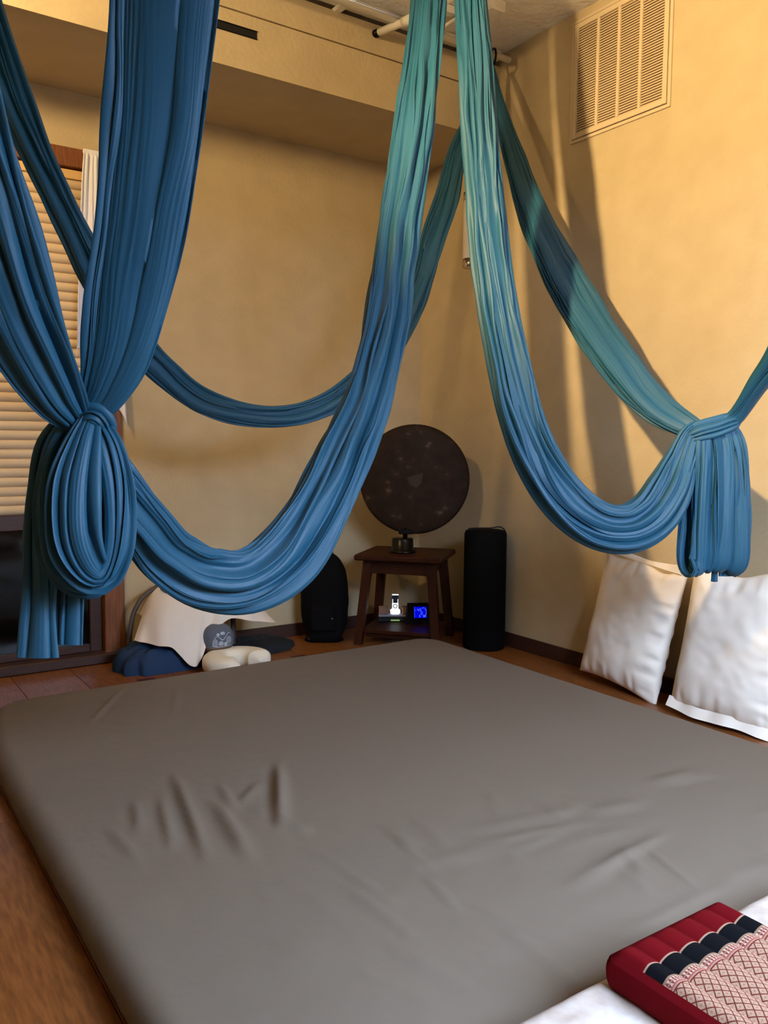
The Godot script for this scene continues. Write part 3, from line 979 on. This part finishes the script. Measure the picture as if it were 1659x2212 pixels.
	obj("click_wheel", wt, mat(Color(0.12, 0.12, 0.14), 0.5), ip, Vector3(0, 0.019, 0.0046), Vector3(PI / 2.0, 0, 0))
	# clock
	var ck := thing("digital_clock", "black digital clock with a blue lit screen on the table's shelf", "clock", Vector3(3.022, sh, -4.085))
	ck.rotation.y = face + 0.1
	var body := soup([
		[Vector3(-0.075, 0, 0.035), Vector3(0.075, 0, 0.035), Vector3(0.064, 0.125, 0.012), Vector3(-0.064, 0.125, 0.012)],
		[Vector3(0.075, 0, -0.035), Vector3(-0.075, 0, -0.035), Vector3(-0.064, 0.125, -0.012), Vector3(0.064, 0.125, -0.012)],
		[Vector3(0.075, 0, 0.035), Vector3(0.075, 0, -0.035), Vector3(0.064, 0.125, -0.012), Vector3(0.064, 0.125, 0.012)],
		[Vector3(-0.075, 0, -0.035), Vector3(-0.075, 0, 0.035), Vector3(-0.064, 0.125, 0.012), Vector3(-0.064, 0.125, -0.012)],
		[Vector3(-0.064, 0.125, 0.012), Vector3(0.064, 0.125, 0.012), Vector3(0.064, 0.125, -0.012), Vector3(-0.064, 0.125, -0.012)],
		[Vector3(-0.075, 0, -0.035), Vector3(0.075, 0, -0.035), Vector3(0.075, 0, 0.035), Vector3(-0.075, 0, 0.035)]])
	obj("case", body, M.black_cloth, ck)
	var sm := mat(Color(0, 0, 0), 0.4)
	sm.albedo_texture = clock_texture(true)
	sm.emission_enabled = true
	sm.emission_texture = clock_texture(false)
	sm.emission = Color(1, 1, 1)
	sm.emission_operator = BaseMaterial3D.EMISSION_OP_MULTIPLY
	sm.emission_energy_multiplier = 1.1
	var q := QuadMesh.new()
	sm.metallic_specular = 0.1
	q.size = Vector2(0.078, 0.068)
	obj("screen", q, sm, ck, Vector3(0.012, 0.072, 0.0235), Vector3(-0.182, 0, 0))
	for k in 4:
		obj("button", cbox(Vector3(0.012, 0.004, 0.003), 0.001), M.dark_metal, ck, Vector3(-0.03 + k * 0.022, 0.022, 0.0325))
	obj("cord", tube([Vector3(0.03, 0.02, 0.03), Vector3(0.05, -0.02, 0.07), Vector3(0.06, -0.055, 0.075), Vector3(0.03, -0.072, 0.05)], 0.003, 8, 24), M.black, ck)

func seg_digit(img: Image, d: String, x: int, y: int, w: int, h: int, c: Color):
	var on: Dictionary = {"4": "bcfg", "5": "acdfg", "7": "abc", "2": "abged", "0": "abcdef", "-": "g", "6": "acdefg"}
	var s: String = on[d]
	var t := 3
	var half := int(h / 2.0)
	if "a" in s: img.fill_rect(Rect2i(x + 1, y, w - 2, t), c)
	if "g" in s: img.fill_rect(Rect2i(x + 1, y + half - 1, w - 2, t), c)
	if "d" in s: img.fill_rect(Rect2i(x + 1, y + h - t, w - 2, t), c)
	if "f" in s: img.fill_rect(Rect2i(x, y + 1, t, half - 1), c)
	if "b" in s: img.fill_rect(Rect2i(x + w - t, y + 1, t, half - 1), c)
	if "e" in s: img.fill_rect(Rect2i(x, y + half, t, half - 1), c)
	if "c" in s: img.fill_rect(Rect2i(x + w - t, y + half, t, half - 1), c)

func clock_texture(dark: bool) -> ImageTexture:
	var img := Image.create(128, 112, false, Image.FORMAT_RGB8)
	img.fill(Color(0.0, 0.0, 0.05) if dark else Color(0.0, 0.02, 0.80))
	if not dark:
		var c := Color(0.40, 0.52, 0.97)
		img.fill_rect(Rect2i(4, 4, 3, 104), Color(0.28, 0.40, 0.92))
		img.fill_rect(Rect2i(121, 24, 3, 60), c)
		seg_digit(img, "-", 8, 20, 14, 26, c)
		seg_digit(img, "4", 34, 18, 16, 28, c)
		seg_digit(img, "5", 58, 18, 16, 28, c)
		img.fill_rect(Rect2i(80, 14, 14, 3), c)
		img.fill_rect(Rect2i(92, 8, 16, 3), c)
		img.fill_rect(Rect2i(106, 22, 16, 4), c)
		seg_digit(img, "2", 68, 52, 20, 28, c)
		seg_digit(img, "5", 52, 82, 12, 22, c)
		seg_digit(img, "0", 92, 82, 12, 22, c)
		seg_digit(img, "0", 108, 82, 10, 22, c)
	return ImageTexture.create_from_image(img)

func corner_things():
	# tall black cylinder
	var c := thing("cylinder_case", "tall black cylinder with a thin strap handle standing by the right wall", "cylinder", Vector3(3.215, 0, -3.69))
	obj("body", lathe([Vector2(0.0005, 0), Vector2(0.118, 0), Vector2(0.124, 0.008), Vector2(0.123, 0.67), Vector2(0.116, 0.688), Vector2(0.10, 0.692), Vector2(0.0005, 0.692)], 56), M.black_cloth, c)
	var w := Vector3(0.83, 0, 0.56)
	obj("strap", tube([w * -0.11 + Vector3(0, 0.675, 0), w * -0.095 + Vector3(0, 0.700, 0), w * -0.03 + Vector3(0, 0.704, 0), w * 0.03 + Vector3(0, 0.705, 0), w * 0.075 + Vector3(0, 0.712, 0), w * 0.105 + Vector3(0, 0.70, 0), w * 0.118 + Vector3(0, 0.672, 0)], 0.0035, 8, 40), M.black, c)
	# backpack
	var b := thing("backpack", "black backpack standing against the wall left of the table", "backpack", Vector3(2.50, 0.0, -4.345))
	b.rotation.y = deg_to_rad(-30.0)
	var v := PackedVector3Array()
	var nr := 40
	var ns := 56
	var nz := FastNoiseLite.new()
	nz.seed = 3
	for r in nr + 1:
		var s := float(r) / nr
		var y := 0.54 * s
		var wid := 0.143 * pow(maxf(1.0 - pow(absf(2.0 * s - 0.92) / 1.08, 3.2), 0.0), 0.5)
		var dep := 0.115 * pow(maxf(1.0 - pow(absf(2.0 * s - 0.75) / 1.25, 2.6), 0.0), 0.5)
		if r == 0 or r == nr:
			wid = 0.0005
			dep = 0.0005
		if r == 1:
			y = 0.002
			wid = 0.12
			dep = 0.085
		for k in ns:
			var a := TAU * k / ns
			var e := Vector2(signf(cos(a)) * pow(absf(cos(a)), 0.75), signf(sin(a)) * pow(absf(sin(a)), 0.8))
			var w2 := 1.0 + 0.10 * nz.get_noise_3d(e.x * 60.0, y * 300.0, e.y * 60.0)
			var lean := 0.03 * (s - 0.5)
			v.append(Vector3(e.x * wid * w2 - lean * 0.5 + 0.02 * s, y, e.y * dep * w2))
	obj("body", grid(v, nr + 1, ns, true, PackedVector2Array(), true), M.black_cloth, b)
	obj("front_pocket", cbox(Vector3(0.17, 0.17, 0.05), 0.022, Vector3(0.0, 0.15, 0.10)), M.black_cloth, b)
	obj("buckle", cbox(Vector3(0.014, 0.010, 0.006), 0.002, Vector3(0.055, 0.155, 0.128)), M.chrome, b)
	obj("bottom_panel", cbox(Vector3(0.19, 0.05, 0.16), 0.018, Vector3(0.0, 0.026, 0.0)), mat(Color(0.07, 0.055, 0.045), 0.7), b)
	obj("carry_handle", tube([Vector3(-0.03, 0.50, -0.04), Vector3(-0.025, 0.56, -0.045), Vector3(0.045, 0.565, -0.045), Vector3(0.055, 0.50, -0.04)], 0.007, 8, 20), M.black, b)

# ================================================================ things under and round the white cloth
func draped_things():
	# stool frame under the cloth
	var s := thing("stool_frame", "grey bent-tube stool frame under the white cloth", "stool", Vector3(1.72, 0, -4.34))
	for q: Vector3 in [Vector3(-0.05, 1.0, 1.0), Vector3(0.03, 0.82, 0.88)]:
		var arc := []
		for p: Vector2 in [Vector2(-0.385, 0.012), Vector2(-0.375, 0.18), Vector2(-0.345, 0.30), Vector2(-0.27, 0.385), Vector2(-0.10, 0.44), Vector2(0.10, 0.45), Vector2(0.19, 0.38), Vector2(0.215, 0.25), Vector2(0.22, 0.012)]:
			arc.append(Vector3(p.x * q.y, maxf(p.y * q.z, 0.012), q.x))
		obj("frame_tube", tube(arc, 0.0125, 12, 70), M.tube_grey, s)
	obj("seat_pad", cbox(Vector3(0.40, 0.04, 0.18), 0.018, Vector3(-0.03, 0.405, -0.015)), M.tube_grey, s)
	# cloth: ridge and hem curves
	var ridge := [Vector3(1.395, 0.27, -4.345), Vector3(1.455, 0.385, -4.355), Vector3(1.56, 0.45, -4.37), Vector3(1.72, 0.515, -4.375), Vector3(1.86, 0.555, -4.38), Vector3(1.95, 0.48, -4.365), Vector3(2.02, 0.36, -4.33), Vector3(2.07, 0.235, -4.25)]
	var hem := [Vector3(1.325, 0.165, -4.26), Vector3(1.40, 0.150, -4.15), Vector3(1.475, 0.135, -4.10), Vector3(1.555, 0.040, -4.075), Vector3(1.615, 0.055, -4.08), Vector3(1.69, 0.175, -4.10), Vector3(1.80, 0.245, -4.13), Vector3(1.93, 0.225, -4.10), Vector3(2.075, 0.195, -4.13)]
	var nu := 110
	var nv := 46
	var v := PackedVector3Array()
	for j in nv + 1:
		var t := float(j) / nv
		for i in nu + 1:
			var u := float(i) / nu
			var a: Vector3 = catmull(ridge, u * (ridge.size() - 1))
			var b: Vector3 = catmull(hem, u * (hem.size() - 1))
			var p := a.lerp(b, t)
			var p2: Vector3
			if t < 0.0:
				p2 = p
			var bulge := sin(PI * pow(t, 0.75))
			p += Vector3(0.0, 0.045, 0.04) * bulge * sin(PI * clampf(u * 1.05, 0.0, 1.0))
			var k := smoothstep(0.25, 1.0, t)
			p += Vector3(0.0, 0.0, 0.012 * sin(u * 33.0 + 2.2 * sin(u * 7.0)) + 0.004 * sin(u * 61.0)) * k * (1.0 - smoothstep(0.62, 0.8, u) * 0.6)
			v.append(p)
	# back flap
	var back := PackedVector3Array()
	for j in range(14, 0, -1):
		var t := float(j) / 14.0
		for i in nu + 1:
			var a2: Vector3 = catmull(ridge, float(i) / nu * (ridge.size() - 1))
			back.append(Vector3(a2.x, a2.y - 0.16 * t * sin(PI * float(i) / nu), a2.z - 0.10 * sin(t * PI * 0.5)))
	back.append_array(v)
	var cl := obj("draped_cloth", grid(back, nv + 1 + 14, nu + 1), M.white_cloth)
	tag(cl, "off-white cotton cloth draped over the stool by the door", "cloth")
	# printed cushion under it
	var cu := PackedVector3Array()
	var uvs := PackedVector2Array()
	for r in 33:
		for c in 49:
			var th := PI * r / 32.0
			var ph := TAU * c / 48.0
			var e := Vector3(sin(th) * cos(ph), cos(th), sin(th) * sin(ph))
			var sq := Vector3(signf(e.x) * pow(absf(e.x), 0.8), signf(e.y) * pow(absf(e.y), 0.8), signf(e.z) * pow(absf(e.z), 0.8))
			cu.append(Vector3(sq.x * 0.085, sq.y * 0.085, sq.z * 0.07))
			uvs.append(Vector2(0.5 + e.x * 0.5, 0.5 - e.y * 0.5))
	var pm := mat(Color(1, 1, 1), 0.85)
	pm.albedo_texture = swirl_texture()
	var pc := obj("printed_cushion", grid(cu, 33, 49, false, uvs), pm, null, Vector3(1.73, 0.145, -4.135))
	tag(pc, "small grey cushion with white spiral print below the draped cloth", "cushion")
	# blue fabric heap
	var bh := lump(Vector3(1.475, 0, -4.285), Vector3(0.225, 0.135, 0.150), 5, 0.3)
	var bo := obj("blue_blanket", bh, M.blue_cloth)
	tag(bo, "rumpled dark blue blanket heaped on the floor under the cloth", "blanket")
	var dm := lump(Vector3(2.02, 0, -4.345), Vector3(0.235, 0.065, 0.14), 9, 0.18)
	var dmo := obj("dark_cushion", dm, M.dark_mat)
	tag(dmo, "flat dark cushion on the floor right of the blue blanket", "cushion")
	# face cradle
	var fc := PackedVector3Array()
	var na := 80
	var nb := 28
	var at := Vector3(1.775, 0.0, -3.975)
	var open_dir := deg_to_rad(68.0)
	for i in na + 1:
		var t := float(i) / na
		var ang := open_dir + deg_to_rad(36.0) + t * deg_to_rad(288.0)
		var endr := sqrt(clampf(minf(t, 1.0 - t) / 0.07, 0.0, 1.0))
		endr = maxf(endr, 0.02)
		var rad := 0.118
		var cc := at + Vector3(cos(ang) * rad, 0.052, sin(ang) * rad * 0.95)
		var outw := Vector3(cos(ang), 0, sin(ang))
		for k in nb:
			var a := TAU * k / nb
			var q := Vector2(signf(cos(a)) * pow(absf(cos(a)), 0.75), signf(sin(a)) * pow(absf(sin(a)), 0.75))
			var pucker := 1.0 + 0.03 * sin(t * 160.0) * clampf(-q.y + 0.2, 0.0, 1.0) + 0.02 * sin(t * 23.0)
			fc.append(cc + outw * q.x * 0.062 * endr * pucker + Vector3.UP * q.y * 0.050 * endr)
	var fo := obj("face_cradle_pillow", grid(fc, na + 1, nb, true), M.cradle)
	tag(fo, "cream horseshoe-shaped massage headrest pillow on the floor", "pillow")

func lump(at: Vector3, s: Vector3, sd: int, rough: float) -> ArrayMesh:
	var nz := FastNoiseLite.new()
	nz.seed = sd
	nz.frequency = 1.0
	nz.fractal_octaves = 4
	nz.fractal_type = FastNoiseLite.FRACTAL_RIDGED
	var v := PackedVector3Array()
	var nr := 40
	var ns := 80
	for r in nr + 1:
		var t := float(r) / nr
		for k in ns:
			var a := TAU * k / ns
			var e := Vector2(signf(cos(a)) * pow(absf(cos(a)), 0.8), signf(sin(a)) * pow(absf(sin(a)), 0.8))
			var rr := sin(t * PI * 0.5)
			var x := e.x * s.x * rr
			var z := e.y * s.z * rr
			var o := 1.0 + 0.18 * nz.get_noise_2d(cos(a) * 0.8, sin(a) * 0.8 + 9.0)
			var h := s.y * pow(maxf(cos(t * PI * 0.5), 0.0), 0.6)
			h *= 1.0 + rough * nz.get_noise_2d(x * 7.0, z * 9.0)
			v.append(at + Vector3(x * o, maxf(h, 0.0) + 0.001, z * o))
	return grid(v, nr + 1, ns, true)

func swirl_texture() -> ImageTexture:
	var img := Image.create(512, 512, false, Image.FORMAT_RGB8)
	var base := Color(0.33, 0.35, 0.38)
	var ink := Color(0.70, 0.72, 0.74)
	img.fill(base)
	img.fill_rect(Rect2i(0, 330, 512, 182), Color(0.36, 0.27, 0.20))
	for y in range(326, 336):
		for x in 512:
			if (x + y) % 3 > 0:
				img.set_pixel(x, y, Color(0.55, 0.5, 0.45))
	var sp := [[165, 265, 46, 1.0], [240, 280, 28, -1.0], [300, 285, 24, 1.0], [352, 250, 48, -1.0], [210, 160, 22, 1.0], [262, 150, 26, -1.0]]
	for q in sp:
		for k in 900:
			var t := k / 900.0
			var a: float = q[3] * t * TAU * 2.3 + 0.6
			var r: float = q[2] * (1.0 - t * 0.9)
			dab(img, q[0] + cos(a) * r, q[1] + sin(a) * r, 4.0, ink)
	var lines := [[Vector2(150, 215), Vector2(200, 190), Vector2(260, 240), Vector2(300, 200), Vector2(350, 150), Vector2(380, 165)], [Vector2(120, 300), Vector2(200, 318), Vector2(300, 316), Vector2(400, 305)]]
	for l in lines:
		for k in 400:
			var p: Vector2 = catmull(l, k / 400.0 * (l.size() - 1))
			dab(img, p.x, p.y, 4.0, ink)
	return ImageTexture.create_from_image(img)

func dab(img: Image, x: float, y: float, r: float, c: Color):
	for j in range(int(y - r), int(y + r) + 1):
		for i in range(int(x - r), int(x + r) + 1):
			if i >= 0 and j >= 0 and i < img.get_width() and j < img.get_height() and Vector2(i - x, j - y).length() <= r:
				img.set_pixel(i, j, c)

# ================================================================ bed pillows
func pillow_mesh(w: float, h: float, th: float, sd: int, flap: float) -> ArrayMesh:
	var nz := FastNoiseLite.new()
	nz.seed = sd
	nz.frequency = 1.0
	nz.fractal_octaves = 3
	var n := 72
	var v := PackedVector3Array()
	var idx := PackedInt32Array()
	for side in 2:
		for j in n + 1:
			for i in n + 1:
				var u := -1.0 + 2.0 * i / n
				var t := -1.0 + 2.0 * j / n
				var pin := 1.0 - 0.07 * (1.0 - u * u) * pow(absf(t), 2.0)
				var pin2 := 1.0 - 0.06 * (1.0 - t * t) * pow(absf(u), 2.0)
				var x := u * w * 0.5 * pin2
				var y := t * h * 0.5 * pin
				var prof := pow(maxf((1.0 - pow(absf(u), 2.6)) * (1.0 - pow(absf(t), 3.0)), 0.0), 0.55)
				prof *= lerpf(1.12, 0.72, (t + 1.0) * 0.5)
				var edge := maxf(absf(u), absf(t))
				var wr := 0.012 * nz.get_noise_2d(u * 0.9 + t * 0.6, t * 1.1 - u * 0.4) * (1.0 - 0.3 * edge)
				# creases fanning in from the seams
				wr += 0.007 * sin(t * 24.0 + 3.0 * nz.get_noise_2d(t * 2.0, 5.0)) * smoothstep(0.45, 0.95, u) * (1.0 - smoothstep(0.97, 1.0, u))
				wr += 0.003 * sin(u * 21.0 + 2.5 * nz.get_noise_2d(u * 2.0, 15.0)) * smoothstep(0.55, 0.95, absf(t)) * (1.0 - smoothstep(0.97, 1.0, absf(t)))
				wr += 0.004 * sin((t * 0.8 - u * 0.35) * 17.0 + 4.0 * nz.get_noise_2d(u, t)) * smoothstep(0.5, 0.85, t) * (1.0 - smoothstep(0.9, 1.0, t))
				var z := (prof * th * 0.5 + wr * minf(prof * 2.0, 1.0)) * (1.0 if side == 0 else -1.0)
				var top_wave := 0.02 * sin(u * 5.0 + sd) + 0.025 * pow(absf(u), 3.0)
				if t > 0.6:
					y += top_wave * (t - 0.6) / 0.4
				v.append(Vector3(x, y, z))
	var m := (n + 1) * (n + 1)
	for side in 2:
		for j in n:
			for i in n:
				var a := side * m + j * (n + 1) + i
				if side == 0:
					idx.append_array([a, a + n + 1, a + 1, a + 1, a + n + 1, a + n + 2])
				else:
					idx.append_array([a, a + 1, a + n + 1, a + 1, a + n + 2, a + n + 1])
	return from_arrays(v, idx)

func pillows():
	# each leans back against the right wall
	var specs := [
		[Vector3(3.185, 0.0, -2.675), 0.50, 0.645, 0.17, 21, deg_to_rad(-92.0), 9.0, 7.0, "cream pillow leaning on the right wall, nearer the black cylinder"],
		[Vector3(3.165, 0.0, -2.085), 0.50, 0.67, 0.17, 37, deg_to_rad(-84.0), 9.0, 3.5, "cream pillow leaning on the right wall, cut by the photo's right edge"]]
	for s in specs:
		var t := thing("bed_pillow", s[8], "pillow", s[0], "cream bed pillows")
		var b := Basis(Vector3.UP, s[5]) * Basis(Vector3.RIGHT, deg_to_rad(-s[6])) * Basis(Vector3.BACK, deg_to_rad(-s[7]))
		var up := b * Vector3(0, s[2] * 0.5, 0)
		var o := obj("pillow_body", pillow_mesh(s[1], s[2], s[3], s[4], 0.0), M.pillow, t)
		o.transform = Transform3D(b, up + Vector3(0, 0.012, 0))
		# open end of the pillowcase
		var fl := PackedVector3Array()
		var w: float = s[1]
		var top: bool = s[4] == 21
		for j in 9:
			for i in 41:
				var u := -1.0 + i / 20.0
				var e := j / 8.0
				if top:
					fl.append(Vector3(u * w * 0.47, s[2] * 0.5 - 0.015 + e * (0.02 + 0.03 * u * u) , 0.010 + 0.010 * sin(u * 9.0) * e + 0.012 * (1.0 - e)))
				else:
					fl.append(Vector3(u * w * 0.49, -s[2] * 0.5 + 0.045 - e * 0.045 + 0.006 * sin(u * 4.0), 0.045 + 0.020 * e - 0.03 * u * u + 0.005 * sin(u * 11.0)))
		var o2 := obj("case_hem", grid(fl, 9, 41), M.pillow, t)
		o2.transform = o.transform

# ================================================================ fleece pad and patterned cushion
func fleece_and_cushion():
	var nz := FastNoiseLite.new()
	nz.seed = 19
	nz.frequency = 1.0
	nz.fractal_octaves = 3
	var x0 := 0.75
	var x1 := 1.98
	var z0 := -1.045
	var z1 := -0.35
	var yb := 0.108
	var yt := 0.188
	var v := PackedVector3Array()
	var nx := 110
	var nzz := 70
	for j in nzz + 1:
		for i in nx + 1:
			var x := lerpf(x0, x1, float(i) / nx)
			var z := lerpf(z0, z1, float(j) / nzz)
			var d := minf(minf(x - x0, x1 - x), minf(z - z0, z1 - z))
			var R := 0.05
			var y := yt
			if d < R:
				y = yb + (yt - yb) * sqrt(maxf(1.0 - pow((R - d) / R, 2.0), 0.0))
			var px := x
			var pz := z
			var dx := minf(x - x0, x1 - x)
			var dz := minf(z - z0, z1 - z)
			if dx < 0.1 and dz < 0.1:
				var l := Vector2(0.1 - dx, 0.1 - dz)
				var nl := l * (maxf(l.x, l.y) / maxf(l.length(), 1e-6))
				px += (l.x - nl.x) * (1.0 if x < 1.3 else -1.0)
				pz += (l.y - nl.y) * (1.0 if z < -0.7 else -1.0)
			y += minf(d / 0.05, 1.0) * (0.008 * nz.get_noise_2d(x * 3.5, z * 3.5) + 0.0012 * nz.get_noise_2d(x * 16.0, z * 16.0))
			v.append(Vector3(px, y, pz))
	var f := obj("fleece_pad", grid(v, nzz + 1, nx + 1), M.fleece)
	tag(f, "thick white fleece pad lying on the near end of the mattress", "pad")
	# quilted cushion
	var t := thing("quilted_cushion", "red and black woven Thai quilted cushion on the white fleece pad", "cushion", Vector3(1.355, 0.193, -0.745))
	var w := 0.172
	var l := 0.255
	var h := 0.060
	var tv := PackedVector3Array()
	var uv := PackedVector2Array()
	var ni := 120
	var nj := 120
	for j in nj + 1:
		for i in ni + 1:
			var u := -1.0 + 2.0 * i / ni
			var s := -1.0 + 2.0 * j / nj
			var ch := absf(sin((u * 0.5 + 0.5) * PI * 6.0))
			var d := minf((1.0 - absf(u)) * w, (1.0 - absf(s)) * l)
			var soft := 1.0 - pow(1.0 - minf(d / 0.025, 1.0), 2.0)
			var y := h - 0.012 + 0.012 * soft + 0.010 * pow(ch, 0.7) * smoothstep(0.0, 0.03, d)
			var x := u * w
			var z := s * l
			var dx := (1.0 - absf(u)) * w
			var dz := (1.0 - absf(s)) * l
			if dx < 0.025 and dz < 0.025:
				var q := Vector2(0.025 - dx, 0.025 - dz)
				var nq := q * (maxf(q.x, q.y) / maxf(q.length(), 1e-6))
				x += (q.x - nq.x) * -signf(u)
				z += (q.y - nq.y) * -signf(s)
			tv.append(Vector3(x, y, z))
			uv.append(Vector2(u * 0.5 + 0.5, s * 0.5 + 0.5))
	var cm := mat(Color(1, 1, 1), 0.8)
	cm.metallic_specular = 0.2
	cm.albedo_texture = woven_texture()
	obj("quilted_top", grid(tv, nj + 1, ni + 1, false, uv), cm, t)
	var sv := PackedVector3Array()
	var rim := []
	var cr := 0.02
	for c in [[1, 1, 0.0], [-1, 1, 90.0], [-1, -1, 180.0], [1, -1, 270.0]]:
		for k in 7:
			var a := deg_to_rad(c[2] + k * 15.0)
			rim.append(Vector2(c[0] * (w - cr) + cos(a) * cr, c[1] * (l - cr) + sin(a) * cr))
	for lev in [[h - 0.011, 1.0], [h - 0.020, 1.015], [h * 0.5, 1.022], [0.010, 1.015], [0.0, 1.0], [0.0, 0.01]]:
		for p in rim:
			sv.append(Vector3(p.x * lev[1], lev[0], p.y * (1.0 + (lev[1] - 1.0) * 0.7) if lev[1] > 0.5 else p.y * 0.01))
	obj("side_panel", grid(sv, 6, rim.size(), true), M.red, t)

func woven_texture() -> ImageTexture:
	# bands run across the cushion; v = 0 is the far edge
	var W := 1024
	var H := 1536
	var img := Image.create(W, H, false, Image.FORMAT_RGB8)
	var red := Color(0.40, 0.03, 0.06)
	var black := Color(0.05, 0.055, 0.07)
	var beige := Color(0.66, 0.52, 0.43)
	var cream := Color(0.76, 0.67, 0.54)
	var rust := Color(0.40, 0.16, 0.14)
	var pink := Color(0.62, 0.33, 0.32)
	var rng := RandomNumberGenerator.new()
	rng.seed = 8
	for y in H:
		var m := y / float(H) * 0.51       # metres from the far edge
		var mm := m if m < 0.255 else 0.51 - m
		for x in W:
			var c := red
			var xm := x / float(W) * 0.344
			if mm > 0.078:
				c = beige
			if mm > 0.082:
				c = black
			if mm > 0.120:
				c = beige.darkened(0.15)
				if mm > 0.1245:
					var q := fposmod(xm, 0.0075) / 0.0075
					var r := (mm - 0.1245) / 0.012
					c = cream if absf(q - 0.5) * 2.0 < 0.75 - 0.45 * sin(r * PI) else rust.lightened(0.12)
					if r > 0.42 and r < 0.56:
						c = pink.lightened(0.2)
				if mm > 0.1365:
					c = pink
				if mm > 0.1395:
					c = beige
				if mm > 0.1425:
					c = rust
			if mm > 0.145:
				# lattice of diamonds with a small star in each
				var sx := 0.0165
				var sy := 0.020
				var a := fposmod(xm / sx + (mm - 0.145) / sy, 1.0)
				var b := fposmod(xm / sx - (mm - 0.145) / sy, 1.0)
				var e := minf(minf(a, 1.0 - a), minf(b, 1.0 - b))
				c = cream.darkened(0.06)
				if e < 0.07:
					c = rust
				elif e < 0.15:
					c = beige
				var ca := absf(a - 0.5)
				var cb := absf(b - 0.5)
				if e >= 0.15 and (absf(ca - cb) < 0.05 or minf(ca, cb) < 0.03):
					c = pink.lerp(beige, 0.5)
			if xm < 0.012 or xm > 0.332:
				c = red
			var g := 0.92 + 0.10 * rng.randf()
			img.set_pixel(x, y, Color(c.r * g, c.g * g, c.b * g))
	return ImageTexture.create_from_image(img)
